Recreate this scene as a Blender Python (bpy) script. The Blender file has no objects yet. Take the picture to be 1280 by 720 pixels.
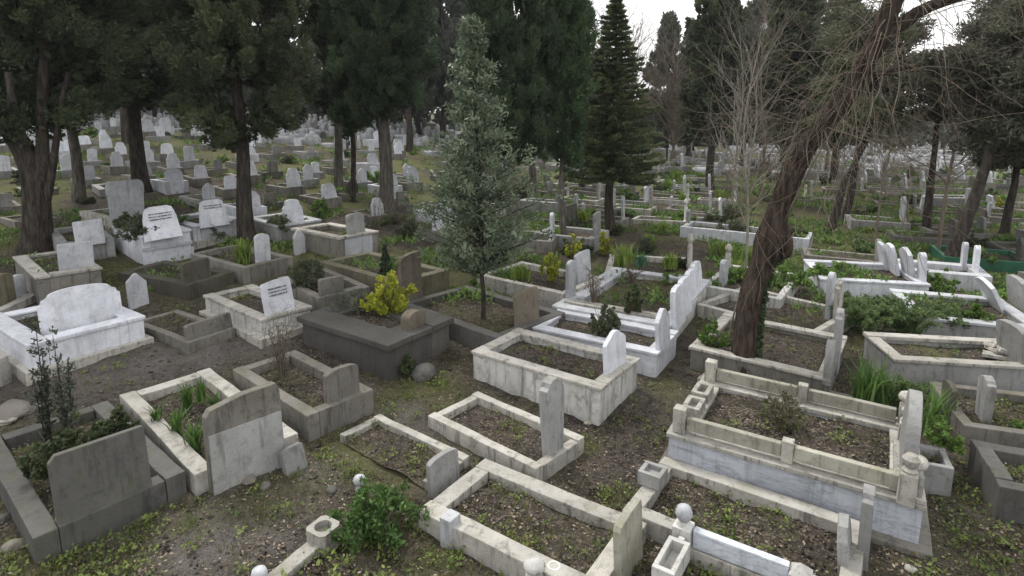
import bpy, bmesh, math, random
import numpy as np
from mathutils import Vector, Matrix, noise as mn
rng=np.random.default_rng(7); random.seed(7)
R=math.radians; PI=math.pi
sc=bpy.context.scene; COL=sc.collection
# ------------------------------------------------------------------ camera
F_PX=744.0; H=4.34; TH=R(9.0); V0=140+F_PX*math.tan(TH)   # a lens shifted down, so that the trunks stay nearly upright
cam_d=bpy.data.cameras.new('camera'); cam=bpy.data.objects.new('camera',cam_d); COL.objects.link(cam)
cam.location=(0,0,H); cam.rotation_euler=(PI/2-TH,0,0)
cam_d.sensor_width=36; cam_d.lens=36*F_PX/1280; cam_d.shift_y=-(360-V0)/1280; cam_d.clip_end=1500; cam_d.clip_start=.05
sc.camera=cam
# ------------------------------------------------------------------ measured places, metres
PATH=[[-7.83, 9.01, 0.77, 0.8], [-6.8, 9.01, 0.77, 0.9], [-6.02, 9.42, 0.74, 1], [-5.29, 9.83, 0.7, 0.9], [-4.62, 10.23, 0.58, 0.8], [-1.6, 7.93, 0.4, 0.9], [-1.18, 7.42, 0.32, 0.5], [-2.34, 6.65, 0.34, 0.7], [-3.12, 5.34, 0.56, 0.9], [-2.48, 5.34, 0.4, 0.6], [-3.93, 5.74, 0.34, 0.5], [1.5, 8.73, 0.5, 0.6], [3.1, 11.01, 0.39, 0.4], [4.14, 12.89, 0.36, 0.4], [-2.47, 5.94, 0.35, 0.4], [4.75, 5.94, 0.44, 0.3]]
GR=[{'n': 'A', 'x': -0.115, 'y': 7.382, 'z': 0.029, 'a': -41.8, 'L': 1.94, 'W': 0.98, 'h': 0.18, 'hs': [{'w': 0.34, 't': 0.13, 'sh': 'stele', 'm': 'greystone', 'lean': -2, 'x': 0.832, 'y': 0.002, 'z': 0.18, 'h': 0.92}], 'kt': 0.13, 'wall': 'lime', 'lb': 'low pale kerbed grave with thick grey stele, beside the big white raised tomb'},
 {'n': 'B', 'x': 0.667, 'y': 8.941, 'z': 0.056, 'a': -36.0, 'L': 2.28, 'W': 1.27, 'h': 0.5, 'hs': [{'w': 0.62, 't': 0.07, 'sh': 'ogee', 'm': 'white', 'lean': -4, 'x': 1.017, 'y': 0.093, 'z': 0.5, 'h': 0.577}], 'kt': 0.16, 'wall': 'oldwhite', 'cope': 'lime', 'lb': 'raised white tomb of stained slabs with one small curved marble headstone'},
 {'n': 'D', 'x': -2.449, 'y': 10.209, 'z': 0.178, 'a': -35.3, 'L': 2.22, 'W': 1.45, 'h': 0.54, 'hs': [{'w': 0.42, 't': 0.2, 'sh': 'round', 'm': 'brown', 'x': 0.873, 'y': 0.082, 'z': 0.54, 'h': 0.273}], 'kt': 0.46, 'wall': 'dark', 'cope': 'dark', 'over': 0.07, 'ct': 0.1, 'sd': 0.06, 'lb': 'dark cement box tomb holding a yellow shrub and a stubby brown stone'},
 {'n': 'Gg', 'x': -3.164, 'y': 8.386, 'z': 0.096, 'a': -41.1, 'L': 2.19, 'W': 1.04, 'h': 0.3, 'hs': [{'w': 0.52, 't': 0.1, 'sh': 'soft', 'm': 'conc', 'lean': -3, 'x': 0.94, 'y': 0.108, 'z': 0.3, 'h': 0.428}], 'kt': 0.17, 'wall': 'conc', 'lb': 'grey cement kerbed grave with short rounded slab and bare rose bush'},
 {'n': 'F', 'x': -4.186, 'y': 7.531, 'z': 0.069, 'a': -42.3, 'L': 2.8, 'W': 1.24, 'h': 0.25, 'hs': [{'w': 0.86, 't': 0.13, 'sh': 'slant', 'm': 'conc', 'lean': -5, 'plate': 1, 'x': 1.473, 'y': -0.055, 'z': 0.0, 'h': 1.034}], 'kt': 0.2, 'wall': 'lime', 'lb': 'pale kerbed grave of green bulb leaves with tall leaning cement slab'},
 {'n': 'Q', 'x': -5.141, 'y': 6.495, 'z': 0.039, 'a': -40.3, 'L': 2.67, 'W': 1.37, 'h': 0.28, 'hs': [{'w': 0.84, 't': 0.1, 'sh': 'chamfer', 'm': 'concdk', 'lean': -10, 'x': 1.244, 'y': -0.056, 'z': 0.28, 'h': 0.651}], 'kt': 0.2, 'wall': 'concdk', 'lb': 'wide dark cement grave overgrown with leaves, with broad tilted dark slab'},
 {'n': 'P', 'x': -7.968, 'y': 10.121, 'z': 0.281, 'a': -35.2, 'L': 2.3, 'W': 1.66, 'h': 0.48, 'hs': [{'w': 1.2, 't': 0.1, 'sh': 'stepped', 'm': 'white', 'lean': -8, 'x': 0.564, 'y': 0.115, 'z': 0.48, 'h': 0.616}], 'kt': 0.25, 'wall': 'white', 'cope': 'white', 'ledge': 1, 'lb': 'big clean white marble tomb with broad stepped headstone at the left edge path'},
 {'n': 'S8', 'x': -6.162, 'y': 10.643, 'z': 0.302, 'a': -33.5, 'L': 2.0, 'W': 0.86, 'h': 0.12, 'hs': [{'w': 0.82, 't': 0.12, 'sh': 'flat', 'm': 'conc', 'lean': -6, 'x': 0.851, 'y': 0.037, 'z': 0.12, 'h': 0.254}], 'kt': 0.13, 'wall': 'conc', 'lb': 'small sunken grey kerbed grave with a low long block as headstone'},
 {'n': 'T10', 'x': -10.105, 'y': 12.819, 'z': 0.577, 'a': -42.8, 'L': 2.65, 'W': 1.08, 'h': 0.5, 'hs': [{'w': 0.62, 't': 0.1, 'sh': 'flat', 'm': 'white2', 'lean': -4, 'x': 0.962, 'y': 0.198, 'z': 0.5, 'h': 0.522}], 'kt': 0.2, 'wall': 'conc', 'cope': 'lime', 'lb': 'grey walled grave under the forked tree with square whitish slab'},
 {'n': 'T11', 'x': -11.196, 'y': 15.118, 'z': 0.826, 'a': -46.8, 'L': 2.42, 'W': 1.1, 'h': 0.42, 'hs': [{'w': 0.6, 't': 0.08, 'sh': 'flat', 'm': 'white2', 'lean': -8, 'x': 1.226, 'y': 0.052, 'z': 0.42, 'h': 0.497}], 'kt': 0.18, 'wall': 'greystone', 'lb': 'grey grave just right of the forked trunk, with plain tilted pale slab'},
 {'n': 'T12', 'x': -11.579, 'y': 17.476, 'z': 1.05, 'a': -34.8, 'L': 2.56, 'W': 1.35, 'h': 0.35, 'hs': [{'w': 0.95, 't': 0.12, 'sh': 'cap', 'm': 'white2', 'x': 1.166, 'y': -0.356, 'z': 0.35, 'h': 1.064}], 'kt': 0.18, 'wall': 'lime', 'lb': 'kerbed grave with tall wide capped white headstone below the straight dark trunk'},
 {'n': 'T13', 'x': -9.255, 'y': 14.989, 'z': 0.767, 'a': -40.0, 'L': 1.99, 'W': 1.1, 'h': 0.66, 'hs': [{'w': 0.85, 't': 0.1, 'sh': 'trap', 'm': 'white', 'lean': -12, 'insc': 3, 'x': 1.146, 'y': -0.128, 'z': 0.66, 'h': 0.686}], 'kt': 0.2, 'wall': 'white', 'cope': 'white', 'band': 1, 'lb': 'tall white marble tomb with tapered headstone and banded front below capped headstone'},
 {'n': 'T14', 'x': -8.86, 'y': 16.574, 'z': 0.88, 'a': -36.6, 'L': 2.0, 'W': 1.3, 'h': 0.5, 'hs': [{'w': 0.78, 't': 0.1, 'sh': 'trap', 'm': 'white', 'lean': -10, 'insc': 2, 'x': 1.035, 'y': -0.082, 'z': 0.5, 'h': 0.616}], 'kt': 0.2, 'wall': 'white2', 'cope': 'white', 'ledge': 1, 'lb': 'white tomb with tapered inscribed headstone just left of the broad cypress trunk'},
 {'n': 'T15', 'x': -6.799, 'y': 17.373, 'z': 0.832, 'a': -42.0, 'L': 2.0, 'W': 1.31, 'h': 0.4, 'hs': [{'w': 0.62, 't': 0.1, 'sh': 'shoulder', 'm': 'white', 'lean': -5, 'x': 0.768, 'y': -0.065, 'z': 0.4, 'h': 0.651}], 'kt': 0.18, 'wall': 'greystone', 'cope': 'white2', 'lb': 'grey walled grave with bright shouldered headstone just right of broad cypress trunk'},
 {'n': 'T16', 'x': -6.608, 'y': 14.157, 'z': 0.602, 'a': -35.3, 'L': 2.34, 'W': 1.28, 'h': 0.3, 'hs': [{'w': 0.36, 't': 0.09, 'sh': 'soft', 'm': 'white2', 'x': 0.854, 'y': 0.049, 'z': 0.3, 'h': 0.616}], 'kt': 0.16, 'wall': 'conc', 'lb': 'grey grave with small plain white stone and light green clump by cypress foot'},
 {'n': 'T18', 'x': -4.994, 'y': 11.181, 'z': 0.316, 'a': -38.7, 'L': 2.17, 'W': 0.98, 'h': 0.4, 'hs': [{'w': 0.58, 't': 0.08, 'sh': 'slant', 'm': 'white', 'lean': -14, 'insc': 3, 'x': 0.973, 'y': -0.062, 'z': 0.4, 'h': 0.606}], 'kt': 0.16, 'wall': 'oldwhite', 'cope': 'lime', 'ledge': 1, 'lb': 'off-white raised grave with small tilted white headstone bearing two dark lines'},
 {'n': 'T19', 'x': -4.094, 'y': 12.443, 'z': 0.376, 'a': -47.4, 'L': 2.0, 'W': 1.16, 'h': 0.35, 'hs': [{'w': 0.5, 't': 0.12, 'sh': 'flat', 'm': 'conc', 'x': 0.906, 'y': -0.234, 'z': 0.1, 'h': 0.587}], 'kt': 0.17, 'wall': 'conc', 'lb': 'grey cement grave with round bush and low square slab behind dark box tomb'},
 {'n': 'T20', 'x': -2.988, 'y': 13.375, 'z': 0.385, 'a': -38.5, 'L': 2.81, 'W': 1.48, 'h': 0.45, 'hs': [{'w': 0.55, 't': 0.12, 'sh': 'slant', 'm': 'brown', 'lean': -3, 'x': 1.539, 'y': -0.524, 'z': 0.1, 'h': 0.979}], 'kt': 0.2, 'wall': 'mossy', 'lb': 'mossy brown walled grave with tall brown slab and small conifer inside'},
 {'n': 'T21', 'x': -4.841, 'y': 15.911, 'z': 0.632, 'a': -37.8, 'L': 2.1, 'W': 1.25, 'h': 0.55, 'hs': [{'w': 0.55, 't': 0.1, 'sh': 'soft', 'm': 'greystone', 'lean': -5, 'x': 0.845, 'y': 0.071, 'z': 0.55, 'h': 0.517}], 'kt': 0.18, 'wall': 'conc', 'cope': 'lime', 'endm': 'white2', 'lb': 'high grave with white end slab and grey rounded stone in front of twin cypress'},
 {'n': 'T23', 'x': -7.548, 'y': 12.98, 'z': 0.541, 'a': -25.4, 'L': 2.37, 'W': 1.13, 'h': 0.25, 'hs': [{'w': 0.6, 't': 0.14, 'sh': 'flat', 'm': 'mossdk', 'x': 0.984, 'y': -0.248, 'z': 0, 'h': 0.686}], 'kt': 0.2, 'wall': 'mossdk', 'lb': 'blackish mossy grave with thick square dark slab beside little leaning white stone'},
 {'n': 'E24', 'x': -0.636, 'y': 11.393, 'z': 0.183, 'a': -42.8, 'L': 2.86, 'W': 1.89, 'h': 0.3, 'hs': [{'w': 0.62, 't': 0.09, 'sh': 'slant', 'm': 'brown', 'lean': -4, 'x': 1.218, 'y': 0.038, 'z': 0.2, 'h': 0.711}], 'kt': 0.2, 'wall': 'concdk', 'lb': 'wide bare earth grave around the young tree, with brown cement slab'},
 {'n': 'C', 'x': 3.425, 'y': 6.746, 'z': 0.005, 'a': -31.2, 'L': 2.53, 'W': 1.77, 'h': 0.53, 'hs': [{'w': 0.95, 't': 0.12, 'sh': 'bigarch', 'm': 'greystone', 'lean': 1, 'x': 1.126, 'y': -0.337, 'z': 0.53, 'h': 0.905}], 'kt': 0.24, 'sd': 0.07, 'wall': 'veined', 'cope': 'lime', 'style': 'rails', 'ledge': 1, 'lb': 'large veined marble tomb with stone rails, turban post and arched headstone'},
 {'n': 'K26', 'x': 2.387, 'y': 5.561, 'z': 0.003, 'a': -34.7, 'L': 2.15, 'W': 1.22, 'h': 0.22, 'hs': [{'w': 0.3, 't': 0.1, 'sh': 'stele', 'm': 'greystone', 'x': 1.057, 'y': 0.243, 'z': 0.05, 'h': 0.77}, {'w': 0.42, 't': 0.09, 'sh': 'ragged', 'm': 'greystone', 'lean': -6, 'x': 0.937, 'y': 0.011, 'z': 0.05, 'h': 0.552}], 'kt': 0.17, 'wall': 'lime', 'style': 'planter', 'lb': 'low kerbed grave with square planter block and two weathered steles, below railed tomb'},
 {'n': 'U27', 'x': 1.957, 'y': 4.445, 'z': 0.001, 'a': -33.8, 'L': 1.42, 'W': 0.89, 'h': 0.3, 'hs': [], 'kt': 0.15, 'wall': 'lime', 'style': 'ball', 'lb': 'marble railed grave with ball topped post and long trough at bottom edge'},
 {'n': 'E28', 'x': 0.192, 'y': 5.576, 'z': 0.007, 'a': -34.8, 'L': 2.06, 'W': 1.18, 'h': 0.21, 'hs': [{'w': 0.5, 't': 0.08, 'sh': 'slant', 'm': 'mossy2', 'lean': -3, 'x': 1.06, 'y': 0.076, 'z': 0.1, 'h': 0.542}], 'kt': 0.2, 'wall': 'lime', 'style': 'clamp', 'lb': 'wide earth grave in weathered kerbs with mossy edge-on slab and square post'},
 {'n': 'O29', 'x': -1.439, 'y': 6.992, 'z': 0.032, 'a': -38.6, 'L': 1.72, 'W': 0.8, 'h': 0.1, 'hs': [{'w': 0.46, 't': 0.07, 'sh': 'soft', 'm': 'greystone', 'lean': -3, 'x': 0.914, 'y': -0.107, 'z': 0, 'h': 0.403}], 'kt': 0.12, 'wall': 'lime', 'nokerb': ('near',), 'lb': 'sunken grassy grave with one white kerb and small rounded grey stone'},
 {'n': 'V30', 'x': -1.428, 'y': 4.707, 'z': 0.007, 'a': -29.6, 'L': 1.67, 'W': 0.98, 'h': 0.1, 'hs': [], 'kt': 0.17, 'wall': 'lime', 'style': 'hole', 'nokerb': ('far', 'near'), 'lb': 'half buried kerb at bottom edge with round holed block and ball finial'},
 {'n': 'W31', 'x': 1.653, 'y': 10.274, 'z': 0.076, 'a': -31.9, 'L': 2.34, 'W': 1.11, 'h': 0.4, 'hs': [{'w': 0.52, 't': 0.08, 'sh': 'ogee', 'm': 'white', 'lean': -4, 'x': 1.155, 'y': -0.174, 'z': 0.4, 'h': 0.631}], 'kt': 0.17, 'wall': 'white', 'cope': 'white', 'lb': 'narrow white marble tomb with curved headstone, in front of the wide family plot'},
 {'n': 'W31b', 'x': 2.676, 'y': 12.321, 'z': 0.109, 'a': -29.9, 'L': 2.3, 'W': 3.4, 'h': 0.42, 'hs': [{'w': 0.67, 't': 0.1, 'sh': 'trap', 'm': 'white', 'lean': -6, 'x': 1.227, 'y': -1.307, 'z': 0.42, 'h': 0.646}, {'w': 0.67, 't': 0.1, 'sh': 'trap', 'm': 'white', 'lean': -6, 'x': 1.171, 'y': -0.606, 'z': 0.42, 'h': 0.616}, {'w': 0.67, 't': 0.1, 'sh': 'trap', 'm': 'white', 'lean': -6, 'x': 1.108, 'y': 0.18, 'z': 0.42, 'h': 0.582}, {'w': 0.67, 't': 0.1, 'sh': 'trap', 'm': 'white', 'lean': -6, 'x': 1.049, 'y': 0.935, 'z': 0.42, 'h': 0.577}], 'kt': 0.2, 'wall': 'oldwhite', 'cope': 'white2', 'style': 'steps', 'lb': 'wide family plot with a row of four tapered white headstones'},
 {'n': 'Y32', 'x': 0.648, 'y': 13.282, 'z': 0.214, 'a': -37.9, 'L': 2.36, 'W': 1.72, 'h': 0.4, 'hs': [{'w': 0.3, 't': 0.08, 'sh': 'soft', 'm': 'white2', 'x': 1.249, 'y': -0.675, 'z': 0.4, 'h': 0.701}, {'w': 0.62, 't': 0.08, 'sh': 'slant', 'm': 'white2', 'lean': -6, 'x': 0.858, 'y': 0.483, 'z': 0.4, 'h': 0.616}], 'kt': 0.16, 'wall': 'lime', 'lb': 'kerbed grave full of yellow green plants with two pale slabs at its head'},
 {'n': 'V33', 'x': 3.567, 'y': 14.932, 'z': 0.155, 'a': -13.0, 'L': 2.19, 'W': 1.91, 'h': 0.3, 'hs': [{'w': 0.16, 't': 0.16, 'sh': 'turban', 'm': 'lime', 'x': 0.982, 'y': 0.107, 'z': 0.3, 'h': 0.835}], 'kt': 0.16, 'wall': 'lime', 'lb': 'low kerbed grave of spring bulbs with knobbed post behind the family plot'},
 {'n': 'X34', 'x': 4.463, 'y': 9.808, 'z': 0.027, 'a': -35.0, 'L': 2.08, 'W': 2.07, 'h': 0.4, 'hs': [{'w': 0.4, 't': 0.1, 'sh': 'stele', 'm': 'greystone', 'x': 1.053, 'y': -0.427, 'z': 0.4, 'h': 0.905}, {'w': 0.3, 't': 0.12, 'sh': 'ragged', 'm': 'greystone', 'x': 1.015, 'y': -0.912, 'z': 0.4, 'h': 0.547}], 'kt': 0.15, 'wall': 'conc', 'cope': 'lime', 'lb': 'grey kerbed grave around the leaning trunk with weathered stele'},
 {'n': 'X34b', 'x': 5.44, 'y': 11.842, 'z': 0.048, 'a': -49.3, 'L': 2.39, 'W': 1.97, 'h': 0.3, 'hs': [{'w': 0.22, 't': 0.1, 'sh': 'soft', 'm': 'white2', 'x': 0.866, 'y': 0.541, 'z': 0.1, 'h': 1.034}, {'w': 0.2, 't': 0.1, 'sh': 'stele', 'm': 'lime', 'x': 1.144, 'y': 0.176, 'z': 0.1, 'h': 0.969}], 'kt': 0.13, 'wall': 'lime', 'lb': 'grave behind the leaning trunk with two slim pale steles'},
 {'n': 'X34c', 'x': 4.138, 'y': 8.525, 'z': 0.015, 'a': -39.7, 'L': 2.36, 'W': 0.9, 'h': 0.15, 'hs': [], 'kt': 0.13, 'wall': 'conc', 'lb': 'narrow grassy strip grave squeezed against the back of the railed tomb'},
 {'n': 'X35', 'x': 5.668, 'y': 13.613, 'z': 0.074, 'a': -34.4, 'L': 1.72, 'W': 2.36, 'h': 0.35, 'hs': [{'w': 0.18, 't': 0.16, 'sh': 'turban', 'm': 'lime', 'x': -0.713, 'y': 0.545, 'z': 0.35, 'h': 0.676}, {'w': 0.34, 't': 0.12, 'sh': 'soft', 'm': 'white2', 'x': -0.558, 'y': -0.394, 'z': 0.35, 'h': 0.487}], 'kt': 0.14, 'wall': 'oldwhite', 'lb': 'short pale grave left of the leaning trunk with capped white post'},
 {'n': 'H35', 'x': 8.544, 'y': 14.102, 'z': 0.07, 'a': -14.4, 'L': 2.2, 'W': 1.87, 'h': 0.45, 'hs': [{'w': 0.3, 't': 0.1, 'sh': 'soft', 'm': 'white', 'lean': -3, 'x': 1.066, 'y': -0.585, 'z': 0.45, 'h': 0.641}, {'w': 0.62, 't': 0.09, 'sh': 'panel', 'm': 'white', 'lean': -12, 'x': 0.966, 'y': -0.117, 'z': 0.45, 'h': 0.661}, {'w': 0.6, 't': 0.09, 'sh': 'trap', 'm': 'white', 'lean': -12, 'x': 0.802, 'y': 0.37, 'z': 0.45, 'h': 0.626}, {'w': 0.5, 't': 0.09, 'sh': 'trap', 'm': 'white', 'lean': -12, 'x': 0.736, 'y': 0.838, 'z': 0.45, 'h': 0.562}], 'kt': 0.18, 'wall': 'white', 'cope': 'white', 'lb': 'broad white marble plot with a row of white headstones along its right end'},
 {'n': 'I36', 'x': 7.406, 'y': 9.214, 'z': 0.019, 'a': -9.5, 'L': 2.6, 'W': 1.15, 'h': 0.5, 'hs': [{'w': 0.62, 't': 0.1, 'sh': 'soft', 'm': 'greystone', 'lean': -8, 'x': 0.55, 'y': -0.207, 'z': 0.5, 'h': 0.557}], 'keep': 1, 'kt': 0.15, 'wall': 'greystone', 'cope': 'lime', 'style': 'broken', 'lb': 'long grey walled grave holding broken slabs and a domed stone'},
 {'n': 'J37', 'x': 6.467, 'y': 5.823, 'z': 0.002, 'a': -22.9, 'L': 2.3, 'W': 1.0, 'h': 0.4, 'hs': [], 'keep': 1, 'kt': 0.17, 'wall': 'concdk', 'lb': 'dark grey kerbed grave cut off at the lower right corner'},
 {'n': 'M38', 'x': 6.805, 'y': 7.765, 'z': 0.009, 'a': -19.1, 'L': 1.28, 'W': 1.44, 'h': 0.25, 'hs': [{'w': 0.34, 't': 0.11, 'sh': 'stele', 'm': 'greystone', 'x': -0.219, 'y': -0.114, 'z': 0.15, 'h': 0.592}, {'w': 0.4, 't': 0.07, 'sh': 'soft', 'm': 'mossdk', 'x': -0.622, 'y': -0.06, 'z': 0.1, 'h': 0.462}], 'kt': 0.14, 'wall': 'conc', 'lb': 'low grave below the long grey walled one with two dark slim steles'},
 {'n': 'R41', 'x': 9.046, 'y': 11.53, 'z': 0.042, 'a': -17.9, 'L': 2.0, 'W': 1.88, 'h': 0.42, 'hs': [{'w': 0.8, 't': 0.08, 'sh': 'panel', 'm': 'white', 'lean': -28, 'x': 0.756, 'y': 0.541, 'z': 0.42, 'h': 0.562}, {'w': 0.7, 't': 0.1, 'sh': 'soft', 'm': 'greystone', 'lean': -10, 'x': 1.279, 'y': 0.821, 'z': 0.42, 'h': 0.517}], 'kt': 0.2, 'wall': 'greystone', 'cope': 'white2', 'lb': 'grey grave at the right edge with white panelled headstone leaning far back'},
 {'n': 'R43', 'x': 10.783, 'y': 14.605, 'z': 0.075, 'a': -24.3, 'L': 1.9, 'W': 1.21, 'h': 0.4, 'hs': [{'w': 0.24, 't': 0.1, 'sh': 'soft', 'm': 'white', 'x': 0.737, 'y': -0.03, 'z': 0.4, 'h': 0.626}, {'w': 0.22, 't': 0.1, 'sh': 'soft', 'm': 'white', 'x': 0.593, 'y': 0.416, 'z': 0.4, 'h': 0.606}], 'kt': 0.3, 'wall': 'white2', 'lb': 'white box grave with twin slim white steles beside the slanting dark trunk'},
 {'n': 'R42', 'x': 13.212, 'y': 16.407, 'z': 0.094, 'a': -23.3, 'L': 2.0, 'W': 1.7, 'h': 0.3, 'hs': [{'w': 0.4, 't': 0.1, 'sh': 'ogee', 'm': 'concdk', 'x': 0.864, 'y': -0.168, 'z': 0.3, 'h': 0.537}], 'kt': 0.1, 'wall': 'green', 'lb': 'grave framed in green paint with dark pointed stone at the right edge'},
 {'n': 'Z44', 'x': 7.546, 'y': 18.924, 'z': 0.138, 'a': -31.3, 'L': 3.87, 'W': 1.2, 'h': 0.45, 'hs': [{'w': 0.18, 't': 0.12, 'sh': 'stele', 'm': 'greystone', 'x': -1.906, 'y': 0.268, 'z': 0.45, 'h': 0.447}], 'kt': 0.14, 'wall': 'white2', 'lb': 'very long low white marble enclosure left of the leaning trunk'},
 {'n': 'Z46', 'x': 1.833, 'y': 17.885, 'z': 0.329, 'a': -30.4, 'L': 1.9, 'W': 1.42, 'h': 0.4, 'hs': [{'w': 0.4, 't': 0.1, 'sh': 'slant', 'm': 'greystone', 'x': 0.881, 'y': -0.15, 'z': 0.4, 'h': 0.696}], 'kt': 0.2, 'wall': 'greystone', 'lb': 'pale grey tomb between the slim cypress trunk and the spruce trunk'},
 {'n': 'Z47', 'x': 0.389, 'y': 17.5, 'z': 0.397, 'a': -14.3, 'L': 1.9, 'W': 1.41, 'h': 0.3, 'hs': [{'w': 0.3, 't': 0.1, 'sh': 'soft', 'm': 'white', 'x': 0.834, 'y': -0.06, 'z': 0.3, 'h': 0.721}], 'kt': 0.16, 'wall': 'conc', 'lb': 'grey grave with bright narrow white stone left of slim cypress trunk'},
 {'n': 'U1', 'x': -9.0, 'y': 8.408, 'z': 0.135, 'a': -4.2, 'L': 2.2, 'W': 1.0, 'h': 0.45, 'hs': [], 'kt': 0.2, 'wall': 'lime', 'lb': 'pale cement box grave cut by the left edge in front of the white tomb'},
 {'n': 'U2', 'x': -10.824, 'y': 11.13, 'z': 0.393, 'a': 5.2, 'L': 2.1, 'W': 1.66, 'h': 0.2, 'hs': [{'w': 0.5, 't': 0.12, 'sh': 'soft', 'm': 'mossy', 'x': 0.741, 'y': 0.218, 'z': 0.2, 'h': 0.577}, {'w': 0.4, 't': 0.1, 'sh': 'soft', 'm': 'white2', 'x': 0.692, 'y': 0.642, 'z': 0.2, 'h': 0.428}], 'kt': 0.2, 'wall': 'lime', 'lb': 'low yellowish grave with two blunt stones at the left edge behind white tomb'},
 {'n': 'N39', 'x': 4.862, 'y': 6.518, 'z': 0.004, 'a': -25.4, 'L': 0.55, 'W': 0.5, 'h': 0.35, 'hs': [], 'kt': 0.07, 'wall': 'greystone', 'lb': 'square grey planter grave full of green leaves behind the arched headstone'}]
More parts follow.
